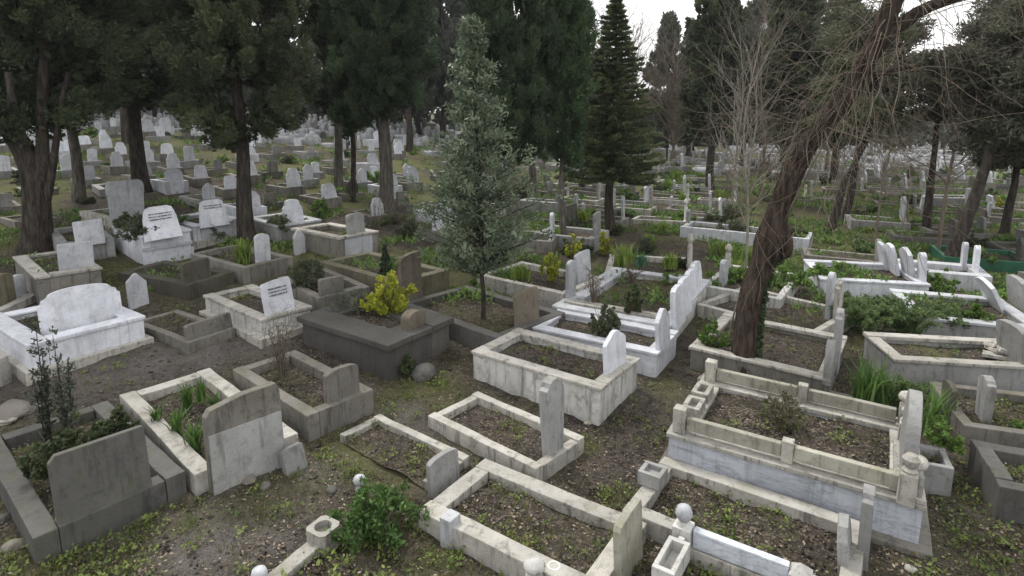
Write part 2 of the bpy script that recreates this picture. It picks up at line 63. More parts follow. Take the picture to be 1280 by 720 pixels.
SHR=[('broad_y', -2.237, 10.504, 0.669, 0.799, 0.912, 'bright yellow green shrub growing out of the dark box tomb'), ('broad_y', -2.561, 10.504, 0.678, 0.514, 0.677, 'lower yellow shrub beside the taller one on dark box tomb'), ('fine', -2.984, 10.66, 0.7, 0.34, 0.925, 'grey green lavender mound on the dark box tomb'), ('broad', -1.422, 5.536, 0.012, 0.474, 0.958, 'dense green leafy bush at the bottom beside the holed kerb block'), ('spike', -5.342, 6.654, 0.344, 1.403, 0.445, 'tall dark sapling with two upright stems in the overgrown dark grave'), ('spike', -5.594, 6.654, 0.345, 1.578, 0.387, 'tallest dark leafy stem in the overgrown dark grave'), ('broad_d', -5.137, 6.239, 0.283, 0.604, 0.822, 'mass of dark leaves filling the overgrown dark grave'), ('broad_d', -4.906, 6.746, 0.296, 0.444, 0.539, 'reddish dark low bush at the back of the overgrown dark grave'), ('twiggy', -3.561, 8.68, 0.336, 0.849, 0.519, 'bare rose bush in the grey cement kerbed grave'), ('broad_g', -4.285, 12.217, 0.618, 0.744, 0.952, 'round grey green bush in the grave behind dark box tomb'), ('conifer', -2.793, 12.733, 0.689, 0.764, 0.424, 'small dark conifer in the mossy walled grave'), ('blade_l', -6.349, 13.707, 0.758, 0.609, 0.568, 'light green clump of leaves beside small white stone'), ('broad_d', -9.706, 15.021, 1.383, 0.41, 0.823, 'dark low bush beside the banded white marble tomb'), ('broad_g', -8.211, 16.248, 0.827, 0.619, 1.115, 'thin leafy shrub in front of the inscribed white tomb'), ('fern', 6.976, 11.315, 0.04, 0.814, 1.513, 'ferny green mass left end of the overgrown plot'), ('fern', 7.674, 11.162, 0.038, 0.799, 1.572, 'ferny green mass in the middle of the overgrown plot'), ('fern', 8.46, 11.162, 0.038, 0.669, 1.336, 'ferny green mass right end of the overgrown plot'), ('blade', 5.144, 8.035, 0.111, 0.739, 0.809, 'tall green leafy clump behind the railed marble tomb'), ('fern', 5.548, 8.035, 0.111, 0.594, 0.693, 'feathery green plant beside leafy clump behind arched headstone'), ('blade', 5.328, 7.001, 0.306, 0.624, 0.446, 'long strap leaved green clump in the square planter grave'), ('broad_b', 5.243, 6.7, 0.305, 0.41, 0.39, 'fresh green leaves spilling over the square planter grave'), ('twiggy_g', 3.355, 6.904, 0.306, 0.619, 0.461, 'scrubby grey green sapling inside the railed marble tomb'), ('broad_g', 1.631, 10.06, 0.42, 0.619, 0.51, 'pale green rosette bush in the narrow white marble tomb'), ('twiggy', 1.659, 11.645, 0.518, 0.634, 0.553, 'brown twiggy shrub at left of the wide family plot'), ('broad_d', 2.36, 11.082, 0.482, 0.539, 0.435, 'small dark bush in the middle of the wide family plot'), ('twiggy', 2.732, 13.115, 0.531, 0.41, 0.546, 'reddish bare shrub at the back of the wide family plot'), ('broad_y', 0.907, 13.067, 0.545, 0.629, 0.508, 'yellow green bush in the planted grave beside pale slabs'), ('blade_l', 0.183, 13.223, 0.582, 0.33, 0.917, 'low light green plants filling the planted grave'), ('broad_y', 1.716, 16.367, 0.281, 0.644, 0.542, 'yellow bush behind the slim slab of the planted grave'), ('broad_y', 2.674, 16.715, 0.247, 0.679, 0.507, 'yellow bush below the spruce'), ('blade_t', 3.301, 14.918, 0.414, 0.31, 0.701, 'bluish green bulbs in the low kerbed grave'), ('blade_l', 4.058, 14.812, 0.386, 0.385, 0.738, 'bright green bulbs beside knobbed post'), ('broad_b', 3.452, 9.649, 0.383, 0.365, 0.518, 'fresh green leaves in the kerb left of leaning trunk'), ('blade', -4.545, 7.801, 0.233, 0.365, 0.247, 'green bulb clump at the back of pale kerbed grave'), ('blade', -4.693, 7.344, 0.215, 0.32, 0.234, 'green bulb clump at left of pale kerbed grave'), ('blade', -4.308, 7.089, 0.204, 0.39, 0.247, 'green bulb clump in the middle of pale kerbed grave'), ('blade', -3.922, 6.783, 0.193, 0.415, 0.257, 'green bulb clump nearest the leaning cement slab'), ('blade', -4.459, 8.004, 0.242, 0.305, 0.23, 'green bulb clump at the back corner of pale kerbed grave'), ('blade', -4.078, 7.647, 0.223, 0.31, 0.198, 'green bulb clump at right of pale kerbed grave'), ('blade_l', 6.503, 15.932, 0.102, 0.599, 1.102, 'yellow green leaf clump left of the leaning trunk bulge'), ('broad_b', 9.98, 13.242, 0.06, 0.749, 0.628, 'green bush behind the row of white headstones'), ('broad_b', 9.042, 11.211, 0.339, 0.29, 0.629, 'green leaves in the grey grave at right edge'), ('broad_y', 20.829, 25.361, 0.181, 0.554, 0.484, 'yellow flowering bush far off at the right edge'), ('broad_d', -1.73, 9.199, 0.109, 0.305, 0.341, 'ivy patch at the foot of dark box tomb'), ('broad_b', 6.743, 7.309, 0.007, 0.265, 0.318, 'bright green weeds at the right edge beside dark kerb'), ('fern', -3.331, 11.302, 0.272, 0.39, 0.507, 'low grey green weeds left of the dark box tomb'), ('twiggy', -3.241, 18.196, 0.656, 0.799, 1.147, 'brown tangle of twigs at the foot of the twin cypress'), ('twiggy', -4.284, 18.412, 0.735, 1.139, 1.512, 'brown bare bramble between the cypress trunks')]
TR={'fork': [-12.236, 14.931, 0.818], 't2': [-13.598, 21.663, 1.448], 't3': [-7.341, 16.193, 0.783], 't4': [-5.905, 22.053, 1.026], 't5': [-4.288, 20.146, 0.821], 't7a': [-0.047, 17.247, 0.412], 't7c': [0.85, 25.03, 0.647], 't7b': [1.571, 18.149, 0.353], 'spruce': [3.28, 19.61, 0.311], 't9': [3.353, 28.107, 0.579], 't12': [9.943, 29.681, 0.292], 'lean': [3.82, 9.238, 0.024], 'r1': [12.16, 16.133, 0.091], 'r2': [14.489, 20.444, 0.135], 'r3': [10.992, 20.19, 0.132], 'r4': [12.972, 22.826, 0.158], 'r5': [17.263, 20.444, 0.135], 'olive': [-0.579, 11.134, 0.169], 'sap1': [8.783, 21.765, 0.165], 'sap2': [9.425, 25.164, 0.214], 't313': [-7.138, 24.515, 1.229], 'b1': [-14.806, 20.182, 1.361], 'b2': [-6.787, 39.527, 1.726], 'b3': [8.96, 32.787, 0.402], 'b4': [11.292, 26.783, 0.206]}
LEAN=[[3.808, 9.238, -0.007], [3.832, 9.238, 0.465], [3.863, 9.238, 1.011], [3.932, 9.238, 1.548], [4.081, 9.238, 2.01], [4.156, 9.238, 2.4], [4.272, 9.238, 2.913], [4.423, 9.238, 3.417], [4.6, 9.238, 3.851], [4.854, 9.238, 4.219], [5.103, 9.238, 4.605], [5.275, 9.238, 4.999], [5.442, 9.238, 5.41], [5.57, 9.238, 5.816], [5.686, 9.238, 6.329], [5.77, 9.238, 6.888]]
LBR=[[[5.275, 9.238, 4.999], [5.538, 9.238, 5.41], [5.921, 9.238, 5.781], [6.321, 9.238, 5.942], [6.841, 9.238, 6.079], [7.352, 9.238, 6.272]], [[5.124, 9.238, 4.641], [5.468, 9.238, 4.88], [5.824, 9.238, 4.963], [6.18, 9.238, 5.034], [6.478, 9.238, 5.081]], [[4.854, 9.238, 4.219], [4.631, 9.238, 4.701], [4.352, 9.238, 5.176], [4.137, 9.238, 5.643], [3.976, 9.238, 6.216]]]
RL={'r1': [[12.162, 16.133, 0.064], [12.393, 16.133, 0.952], [12.647, 16.133, 1.959], [12.852, 16.133, 2.946], [13.092, 16.133, 4.128], [13.312, 16.133, 5.387], [13.478, 16.133, 6.817]], 'r2': [[14.492, 20.444, 0.104], [14.471, 20.444, 1.322], [14.471, 20.444, 2.574], [14.469, 20.444, 4.071], [14.422, 20.444, 5.929]], 'r3': [[10.995, 20.19, 0.1], [11.16, 20.19, 1.082], [11.378, 20.19, 2.049], [11.671, 20.19, 2.732], [12.112, 20.19, 3.808], [12.386, 20.19, 5.129]], 'r4': [[12.944, 22.826, 0.12], [13.104, 22.826, 1.127], [13.175, 22.826, 2.06], [13.2, 22.826, 3.133], [13.278, 22.826, 4.936]], 'r5': [[17.239, 20.444, 0.104], [17.285, 20.444, 1.041], [17.369, 20.444, 1.882], [17.333, 20.444, 2.986], [17.163, 20.444, 4.874]]}
FORK=[[[-12.226, 14.931, 0.721], [-12.132, 14.931, 1.309], [-12.088, 14.931, 1.828], [-12.064, 14.931, 2.341], [-12.081, 14.931, 2.848], [-12.218, 14.931, 3.351], [-12.5, 14.931, 3.947], [-12.831, 14.931, 4.73], [-12.966, 14.931, 5.881]], [[-12.08, 14.931, 1.889], [-12.105, 14.931, 2.341], [-12.136, 14.931, 3.05], [-12.22, 14.931, 3.65], [-12.329, 14.931, 4.34], [-12.359, 14.931, 5.309]], [[-12.029, 14.931, 2.136], [-11.839, 14.931, 2.848], [-11.733, 14.931, 3.55], [-11.655, 14.931, 4.34], [-11.453, 14.931, 5.5], [-11.127, 14.931, 7.372]], [[-12.071, 14.931, 1.309], [-11.806, 14.931, 2.136], [-11.578, 14.931, 2.848], [-11.393, 14.931, 3.55], [-11.242, 14.931, 4.144], [-10.888, 14.931, 5.309]]]
LOOSE=[('stele', -7.61, 11.678, 0.425, 0.684, 0.36, 'pointed', 'white2', -6, 'small leaning white stone with pointed top in the grass'), ('stele', -5.61, 15.36, 0.639, 0.644, 0.3, 'ogee', 'white2', -3, 'thin pale pointed stone beside the small plain white one'), ('stele', 0.203, 4.78, 0.004, 0.38, 0.2, 'turban', 'oldwhite', 0, 'pale stone post with domed top at the bottom edge'), ('vase', 0.384, 4.88, 0.004, 0.225, 0.12, 'vase', 'oldwhite', 0, 'small round stone vase beside the domed post'), ('stele', -2.631, 6.654, 0.033, 0.295, 0.28, 'flat', 'greystone', -20, 'broken flat kerb piece leaning behind tall cement slab')]
BALL=[-1.749, 6.248, 0.021, 0.21]
ROCKS=[(-1.408, 9.148, 0.101, 0.469, 'dark grey boulder lying at the foot of dark box tomb'), (-3.086, 6.4, 0.03, 0.207, 'pinkish rubble stone beside the tall leaning slab'), (-2.856, 6.301, 0.027, 0.148, 'brown rubble stone right of the pinkish one'), (-2.072, 6.247, 0.023, 0.147, 'dark stone on the weedy ground left of the ball topped pin'), (-7.042, 7.88, 0.1, 0.568, 'flat broken slab lying at the left edge'), (-6.878, 8.035, 0.109, 0.231, 'small rubble block beside the flat broken slab'), (-7.03, 7.676, 0.089, 0.333, 'pale rubble block under the flat broken slab'), (-5.088, 6.096, 0.03, 0.216, 'pale stone inside the overgrown dark grave'), (-4.974, 5.336, 0.017, 0.208, 'grey block in the bottom left corner'), (-5.454, 5.793, 0.025, 0.155, 'whitish stone at left edge beside dark kerb'), (3.815, 5.082, 0.001, 0.107, 'pale stone at foot of the railed marble tomb'), (1.073, 7.821, 0.026, 0.113, 'little white stone below the white tomb corner')]
WEED=[[-1.86, 6.91, 0.45, 1], [-1.17, 6.65, 0.39, 0.8], [0.72, 10.16, 0.58, 0.7], [0.0, 10.47, 0.37, 0.6], [1.88, 11.12, 0.63, 0.5], [3.71, 7.41, 0.54, 0.6], [-5.19, 11.98, 0.42, 0.6], [-6.47, 11.11, 0.39, 0.7], [-0.88, 12.66, 0.53, 0.6], [2.97, 13.3, 0.74, 0.4], [-2.14, 7.37, 0.32, 1], [-2.23, 6.96, 0.3, 0.7], [-2.7, 6.2, 0.46, 0.6], [-2.99, 5.94, 0.35, 0.5], [-3.36, 5.64, 0.15, 1], [-3.9, 5.69, 0.21, 0.8], [-4.56, 5.23, 0.55, 0.6], [-4.1, 5.13, 0.46, 0.4], [-1.7, 8.49, 0.55, 0.7], [-0.96, 8.38, 0.48, 0.7], [-1.19, 8.79, 0.44, 0.7], [1.0, 7.21, 0.15, 1], [1.19, 6.2, 0.16, 1], [-0.14, 6.15, 0.11, 1], [0.16, 5.34, 0.2, 0.6], [-0.76, 5.34, 0.4, 0.5], [1.81, 5.23, 0.31, 0.5], [0.49, 6.65, 0.19, 0.4], [2.5, 8.73, 0.37, 0.5], [2.11, 5.94, 0.26, 0.3], [2.77, 5.84, 0.26, 0.5], [4.04, 6.55, 0.29, 0.3], [4.48, 5.34, 0.48, 0.4], [5.17, 6.4, 0.28, 0.4], [-9.38, 13.54, 0.75, 0.9], [-8.58, 12.86, 0.54, 0.9], [-13.46, 15.81, 0.87, 0.7], [4.58, 15.03, 0.52, 0.8], [4.01, 13.71, 0.38, 0.6], [0.42, 15.2, 1.05, 0.7], [-4.64, 16.07, 0.88, 0.4], [-1.38, 12.36, 0.69, 0.5], [2.08, 25.52, 2.08, 0.5], [5.19, 23.82, 1.62, 1], [5.27, 20.26, 1.39, 0.8], [8.8, 20.04, 1.37, 1], [11.09, 18.31, 2.02, 1], [13.34, 19.43, 1.6, 0.9], [12.01, 30.54, 2.48, 0.7], [7.52, 30.87, 2.09, 0.7], [5.43, 26.66, 1.45, 0.7], [0.0, 26.72, 1.81, 0.4], [14.96, 23.84, 1.63, 0.5], [-3.7, 5.94, 0.35, 0.3], [-3.76, 5.34, 0.4, 0.4], [-1.28, 5.34, 0.48, 0.5], [-0.24, 5.23, 0.24, 0.3], [-3.02, 7.16, 0.31, 0.4], [4.27, 8.78, 0.75, 0.5], [5.81, 11.47, 0.81, 0.5], [6.94, 7.61, 0.33, 1], [6.92, 10.66, 0.6, 0.7]]
# ------------------------------------------------------------------ terrain
def terr(x,y):
    x=np.asarray(x,float);y=np.asarray(y,float)
    a=x/np.maximum(y+2,1.0)
    t=np.clip((a+.75)/1.2,0,1);t=t*t*(3-2*t)
    s=.125*(1-t)+.012*t
    sp=np.logaddexp(0,(y-8)*.8)/.8
    sp=60*(1-np.exp(-sp/60))
    return s*sp
_h=np.random.default_rng(3).random((256,256))
def vnoise(x,y):
    x=np.asarray(x,float);y=np.asarray(y,float)
    xi=np.floor(x).astype(int);yi=np.floor(y).astype(int);fx=x-xi;fy=y-yi
    fx=fx*fx*(3-2*fx);fy=fy*fy*(3-2*fy)
    g=lambda i,j:_h[i%256,j%256]
    return (g(xi,yi)*(1-fx)+g(xi+1,yi)*fx)*(1-fy)+(g(xi,yi+1)*(1-fx)+g(xi+1,yi+1)*fx)*fy
def fbm(x,y,o=4):
    v=0;a=.5
    for k in range(o):
        v=v+a*vnoise(x*2**k+17*k,y*2**k+31*k);a*=.5
    return v/(1-.5**o)
def ground_z(x,y):
    return terr(x,y)+.10*(fbm(np.asarray(x)*.8,np.asarray(y)*.8,3)-.5)+.05*(fbm(np.asarray(x)*4+9,np.asarray(y)*4,3)-.5)
# ------------------------------------------------------------------ scene-tree helpers
def tag(o,label=None,cat=None,group=None,kind=None):
    if label: o['label']=label
    if cat: o['category']=cat
    if group: o['group']=group
    if kind: o['kind']=kind
    return o
def empty(name,loc,rz=0.0):
    o=bpy.data.objects.new(name,None); COL.objects.link(o); o.location=loc; o.rotation_euler=(0,0,rz); o.empty_display_size=.2
    return o
def obj(name,me,mat=None,parent=None):
    o=bpy.data.objects.new(name,me); COL.objects.link(o)
    if mat: me.materials.clear(); me.materials.append(mat)
    if parent: o.parent=parent
    return o
def bm_obj(name,bm,mat,parent=None,smooth=False):
    me=bpy.data.meshes.new(name); bmesh.ops.recalc_face_normals(bm,faces=bm.faces); bm.to_mesh(me); bm.free()
    if smooth: me.shade_smooth()
    return obj(name,me,mat,parent)
def np_mesh(name,verts,faces,tone=None,smooth=False):
    """verts (N,3); faces (M,k) with k fixed; tone: one value per face"""
    me=bpy.data.meshes.new(name); verts=np.asarray(verts,np.float32); faces=np.asarray(faces,np.int32)
    k=faces.shape[1]; m=len(faces)
    me.vertices.add(len(verts)); me.vertices.foreach_set('co',verts.ravel())
    me.loops.add(m*k); me.loops.foreach_set('vertex_index',faces.ravel())
    me.polygons.add(m); me.polygons.foreach_set('loop_start',np.arange(0,m*k,k,dtype=np.int32))
    me.update(calc_edges=True)
    if smooth: me.shade_smooth()
    if tone is not None:
        at=me.attributes.new('tone','FLOAT','FACE'); at.data.foreach_set('value',np.asarray(tone,np.float32))
    return me
def copy_tree(o,parent=None):
    c=o.copy(); COL.objects.link(c)
    if parent: c.parent=parent
    for ch in list(o.children): copy_tree(ch,c)
    return c
# ------------------------------------------------------------------ materials
def new_mat(name):
    m=bpy.data.materials.new(name); m.use_nodes=True; nt=m.node_tree; nt.nodes.clear()
    return m,nt
class N:
    def __init__(s,nt): s.nt=nt
    def n(s,t,**k):
        o=s.nt.nodes.new(t)
        for a,b in k.items(): setattr(o,a,b)
        return o
    def l(s,a,b): s.nt.links.new(a,b)
    def set(s,sock,v):
        if isinstance(v,bpy.types.NodeSocket): s.l(v,sock)
        else: sock.default_value=v
    def noise(s,vec,scale,detail=5,rough=.6,dist=0):
        o=s.n('ShaderNodeTexNoise'); s.l(vec,o.inputs['Vector']); o.inputs['Scale'].default_value=scale; o.inputs['Detail'].default_value=detail; o.inputs['Roughness'].default_value=rough; o.inputs['Distortion'].default_value=dist
        return o.outputs['Fac']
    def ramp(s,fac,a,b,ca=0.0,cb=1.0):
        o=s.n('ShaderNodeMapRange'); o.interpolation_type='SMOOTHSTEP'; s.l(fac,o.inputs[0]); o.inputs[1].default_value=a;o.inputs[2].default_value=b;o.inputs[3].default_value=ca;o.inputs[4].default_value=cb
        return o.outputs[0]
    def mix(s,f,a,b):
        o=s.n('ShaderNodeMix',data_type='RGBA'); s.set(o.inputs[0],f); s.set(o.inputs[6],a if isinstance(a,bpy.types.NodeSocket) else (*a,1)); s.set(o.inputs[7],b if isinstance(b,bpy.types.NodeSocket) else (*b,1))
        return o.outputs[2]
    def math(s,op,a,b=0.0,c=0.0):
        o=s.n('ShaderNodeMath',operation=op); s.set(o.inputs[0],a); s.set(o.inputs[1],b); s.set(o.inputs[2],c); return o.outputs[0]
    def mapping(s,vec,scale=(1,1,1),rot=(0,0,0)):
        o=s.n('ShaderNodeMapping'); s.l(vec,o.inputs[0]); o.inputs['Scale'].default_value=scale; o.inputs['Rotation'].default_value=rot; return o.outputs[0]
def stone(name,base,dark,stain=.5,moss=.3,mosscol=(.09,.095,.035),vein=0,rough=.75,speck=.35,bump=.25):
    m,nt=new_mat(name); q=N(nt)
    pos=q.n('ShaderNodeNewGeometry').outputs['Position']; nrm=q.n('ShaderNodeNewGeometry').outputs['Normal']
    rnd=q.n('ShaderNodeObjectInfo').outputs['Random']
    big=q.noise(pos,1.7,6,.65); mid=q.noise(pos,7,6,.7); fine=q.noise(pos,55,4,.7)
    c=q.mix(q.ramp(big,.3,.7),tuple(b*.78 for b in base),tuple(min(1,b*1.08) for b in base))
    if vein:
        vd=q.mapping(pos,(1.2,1.2,5.5),(.5,.75,.3)) if vein>.5 else q.mapping(pos,(2.2,2.2,3.5),(.4,.5,.2))
        vn=q.noise(vd,1.5,8,.62,1.4)
        c=q.mix(q.ramp(vn,.46,.74,0,vein),c,tuple(b*.5 for b in base))
        vl=q.math('ABSOLUTE',q.math('SUBTRACT',q.noise(vd,1.1,6,.6,1.0),.5))
        c=q.mix(q.ramp(vl,.03,.0,0,vein*.7),c,tuple(b*.45 for b in base))
    # run-off streaks
    st=q.noise(q.mapping(pos,(9,9,.9)),1.0,6,.72)
    sepn=q.n('ShaderNodeSeparateXYZ'); q.l(nrm,sepn.inputs[0])
    c=q.mix(q.math('MULTIPLY',q.ramp(st,.5,.66,0,stain),q.ramp(sepn.outputs[2],.75,.3,.15,1)),c,dark)
    # blotchy stains
    c=q.mix(q.ramp(mid,.52,.7,0,stain*.9),c,tuple(d*.9 for d in dark))
    bl=q.noise(pos,2.9,7,.75,.6)
    c=q.mix(q.ramp(bl,.54,.66,0,stain*.55),c,tuple(d*1.25 for d in dark))
    # lichen specks
    vo=q.n('ShaderNodeTexVoronoi'); q.l(pos,vo.inputs['Vector']); vo.inputs['Scale'].default_value=38
    sp=q.math('MULTIPLY',q.ramp(vo.outputs['Distance'],.34,.16),q.ramp(q.noise(pos,4.5,3),.45,.62))
    c=q.mix(q.math('MULTIPLY',sp,speck),c,tuple(d*.55 for d in dark))
    # moss, mostly on upward faces
    sep=q.n('ShaderNodeSeparateXYZ'); q.l(nrm,sep.inputs[0])
    up=q.ramp(sep.outputs[2],-.2,.8,.45,1.0)
    mo=q.math('MULTIPLY',q.ramp(q.noise(pos,2.6,8,.72),.47,.64),up)
    c=q.mix(q.math('MULTIPLY',mo,moss),c,mosscol)
    hs=q.n('ShaderNodeHueSaturation'); q.l(c,hs.inputs['Color']); q.l(q.ramp(rnd,0,1,.84,1.12),hs.inputs['Value'])
    b=q.n('ShaderNodeBsdfPrincipled'); q.l(hs.outputs[0],b.inputs['Base Color']); b.inputs['Roughness'].default_value=rough
    b.inputs['Specular IOR Level'].default_value=.3
    h=q.math('ADD',q.math('MULTIPLY',mid,1.0),q.math('MULTIPLY',fine,.45))
    bp=q.n('ShaderNodeBump'); bp.inputs['Strength'].default_value=bump; bp.inputs['Distance'].default_value=.03; q.l(h,bp.inputs['Height']); q.l(bp.outputs[0],b.inputs['Normal'])
    o=q.n('ShaderNodeOutputMaterial'); q.l(b.outputs[0],o.inputs[0])
    return m
M={}
M['white']=stone('white_marble',(.60,.615,.66),(.25,.25,.25),stain=.42,moss=.05,vein=.3,rough=.5,speck=.12,bump=.06)
M['white2']=stone('dull_white_marble',(.46,.47,.495),(.18,.178,.17),stain=.5,moss=.12,vein=.25,rough=.6,bump=.12)
M['oldwhite']=stone('stained_white_slab',(.56,.555,.53),(.15,.142,.115),stain=.72,moss=.3,mosscol=(.16,.15,.09),rough=.65,bump=.2)
M['lime']=stone('weathered_limestone',(.41,.393,.355),(.085,.079,.066),stain=.75,moss=.35,mosscol=(.13,.125,.06),rough=.85,bump=.5)
M['greystone']=stone('grey_stone',(.28,.28,.275),(.1,.1,.095),stain=.6,moss=.3,rough=.8,bump=.4)
M['conc']=stone('grey_cement',(.205,.192,.17),(.055,.051,.045),stain=.65,moss=.4,rough=.9,bump=.5)
M['concdk']=stone('dark_cement',(.11,.107,.1),(.04,.039,.036),stain=.6,moss=.3,rough=.9,bump=.5)
M['dark']=stone('black_cement',(.092,.088,.08),(.035,.034,.031),stain=.45,moss=.2,mosscol=(.07,.07,.05),rough=.85,bump=.3)
M['brown']=stone('brown_cement',(.16,.135,.105),(.06,.05,.04),stain=.6,moss=.35,rough=.9,bump=.5)
M['mossy']=stone('mossy_cement',(.17,.155,.11),(.06,.055,.04),stain=.6,moss=.65,mosscol=(.10,.1,.04),rough=.9,bump=.5)
M['mossdk']=stone('blackened_stone',(.085,.08,.062),(.03,.03,.024),stain=.5,moss=.55,mosscol=(.06,.06,.028),rough=.9,bump=.5)
M['veined']=stone('blue_veined_marble',(.50,.53,.585),(.17,.175,.18),stain=.35,moss=.08,vein=.75,rough=.45,speck=.2,bump=.08)
M['green']=stone('green_paint',(.03,.12,.07),(.02,.05,.03),stain=.4,moss=.1,rough=.5,bump=.1)
M['rock']=stone('rubble',(.17,.155,.14),(.07,.065,.06),stain=.5,moss=.3,rough=.9,bump=.6)
M['insc']=stone('faded_letter_paint',(.14,.145,.17),(.09,.09,.1),stain=.2,moss=0,rough=.7,bump=0)
M['photo']=stone('dark_plate',(.10,.10,.11),(.06,.06,.06),stain=.3,moss=0,rough=.4,bump=0)
def soil_mat(name,leafy=.5):
    m,nt=new_mat(name); q=N(nt)
    pos=q.n('ShaderNodeNewGeometry').outputs['Position']
    n1=q.noise(pos,1.3,6,.65); n2=q.noise(pos,9,8,.75); n3=q.noise(pos,60,5,.75)
    c=q.mix(q.ramp(n2,.32,.68),(.016,.0135,.0115),(.088,.073,.061))
    c=q.mix(q.ramp(n1,.45,.68,0,.4),c,(.105,.09,.078))
    c=q.mix(q.ramp(q.noise(pos,.7,5,.6),.5,.66,0,.6),c,(.017,.014,.012))
    # litter flakes
    vo=q.n('ShaderNodeTexVoronoi'); q.l(pos,vo.inputs['Vector']); vo.inputs['Scale'].default_value=42; 
    sp=q.n('ShaderNodeSeparateColor'); q.l(vo.outputs['Color'],sp.inputs[0])
    lit=q.mix(sp.outputs[1],(.06,.042,.032),(.27,.225,.175))
    c=q.mix(q.math('MULTIPLY',q.ramp(sp.outputs[0],.6,.68,0,.8*leafy),q.ramp(q.noise(pos,3,4),.35,.6)),c,lit)
    # moss and low green
    mo=q.math('MULTIPLY',q.ramp(q.noise(pos,.95,5,.6),.44,.62),q.ramp(n2,.36,.6))
    grn=q.mix(n3,(.05,.057,.02),(.155,.16,.05))
    c=q.mix(q.math('MULTIPLY',mo,(.3 if leafy<.8 else q.ramp(q.n('ShaderNodeObjectInfo').outputs['Random'],.2,1,.05,.85))),c,grn)
    at=q.n('ShaderNodeAttribute',attribute_name='moss')
    c=q.mix(q.math('MULTIPLY',at.outputs['Fac'],q.ramp(n2,.2,.55,.25,.9)),c,grn)
    pa=q.n('ShaderNodeAttribute',attribute_name='path')
    c=q.mix(q.math('MULTIPLY',pa.outputs['Fac'],q.ramp(q.noise(pos,5,6,.7),.25,.6,.2,.85)),c,q.mix(q.ramp(n3,.3,.7),(.095,.085,.08),(.20,.185,.175)))
    # small pale grit
    v2=q.n('ShaderNodeTexVoronoi'); q.l(pos,v2.inputs['Vector']); v2.inputs['Scale'].default_value=75
    s2=q.n('ShaderNodeSeparateColor'); q.l(v2.outputs['Color'],s2.inputs[0])
    c=q.mix(q.ramp(s2.outputs[2],.95,.97,0,.4),c,(.26,.24,.21))
    b=q.n('ShaderNodeBsdfPrincipled'); q.l(c,b.inputs['Base Color']); b.inputs['Roughness'].default_value=.95; b.inputs['Specular IOR Level'].default_value=.15
    h=q.math('ADD',q.math('MULTIPLY',n2,1.0),q.math('ADD',q.math('MULTIPLY',n3,.6),q.math('MULTIPLY',vo.outputs['Distance'],.4)))
    bp=q.n('ShaderNodeBump'); bp.inputs['Strength'].default_value=.8; bp.inputs['Distance'].default_value=.05; q.l(h,bp.inputs['Height']); q.l(bp.outputs[0],b.inputs['Normal'])
    q.l(b.outputs[0],q.n('ShaderNodeOutputMaterial').inputs[0])
    return m
M['ground']=soil_mat('earth'); M['soil']=soil_mat('grave_soil',.9)
def leaf_mat(name,a,b,trans=.25,rough=.6,tint=.12):
    m,nt=new_mat(name); q=N(nt)
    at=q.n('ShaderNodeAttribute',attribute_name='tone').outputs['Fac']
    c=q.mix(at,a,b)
    hs=q.n('ShaderNodeHueSaturation'); q.l(c,hs.inputs['Color']); q.l(q.ramp(q.n('ShaderNodeObjectInfo').outputs['Random'],0,1,1-tint,1+tint),hs.inputs['Value'])
    d=q.n('ShaderNodeBsdfPrincipled'); q.l(hs.outputs[0],d.inputs['Base Color']); d.inputs['Roughness'].default_value=rough; d.inputs['Specular IOR Level'].default_value=.25
    t=q.n('ShaderNodeBsdfTranslucent'); q.l(hs.outputs[0],t.inputs[0])
    mx=q.n('ShaderNodeMixShader'); mx.inputs[0].default_value=trans; q.l(d.outputs[0],mx.inputs[1]); q.l(t.outputs[0],mx.inputs[2])
    q.l(mx.outputs[0],q.n('ShaderNodeOutputMaterial').inputs[0]); return m
M['cyp_dark']=leaf_mat('cypress_needles_dark',(.018,.026,.015),(.12,.155,.075))
M['cyp']=leaf_mat('cypress_needles',(.018,.032,.018),(.115,.17,.085))
M['cyp_brown']=leaf_mat('cypress_needles_olive',(.024,.03,.016),(.14,.17,.085))
M['cyp_blue']=leaf_mat('cypress_needles_cool',(.028,.05,.026),(.10,.16,.07))
M['spruce']=leaf_mat('spruce_needles',(.045,.062,.03),(.17,.205,.10))
M['olive']=leaf_mat('evergreen_leaves',(.05,.072,.045),(.21,.26,.165),rough=.45)
M['pine']=leaf_mat('pine_needles',(.034,.038,.025),(.10,.105,.068))
M['far']=leaf_mat('haze_toned_conifer_needles',(.07,.082,.064),(.14,.16,.12))  # paler than the near needles: distance haze put into the leaf colour
M['broad']=leaf_mat('green_leaves',(.035,.075,.02),(.10,.18,.045))
M['broad_b']=leaf_mat('fresh_green_leaves',(.06,.12,.028),(.18,.28,.065))
M['broad_d']=leaf_mat('dark_green_leaves',(.022,.038,.016),(.10,.125,.055))
M['broad_g']=leaf_mat('grey_green_leaves',(.05,.065,.035),(.13,.15,.085))
M['broad_y']=leaf_mat('yellow_leaves',(.17,.20,.025),(.52,.54,.06))
M['fine']=leaf_mat('lavender_leaves',(.075,.09,.065),(.17,.19,.14))
M['fern']=leaf_mat('fern_leaves',(.05,.09,.03),(.17,.24,.09))
M['blade']=leaf_mat('strap_leaves',(.05,.11,.025),(.14,.24,.06))
M['blade_l']=leaf_mat('light_strap_leaves',(.11,.18,.03),(.25,.33,.07))
M['blade_t']=leaf_mat('bluish_strap_leaves',(.05,.12,.075),(.12,.21,.13))
M['twiggy']=leaf_mat('brown_twig_leaves',(.06,.045,.03),(.14,.10,.07))
M['twiggy_g']=leaf_mat('scrub_leaves',(.06,.065,.03),(.16,.16,.09))
M['conifer']=leaf_mat('small_conifer_needles',(.025,.045,.022),(.06,.095,.045))
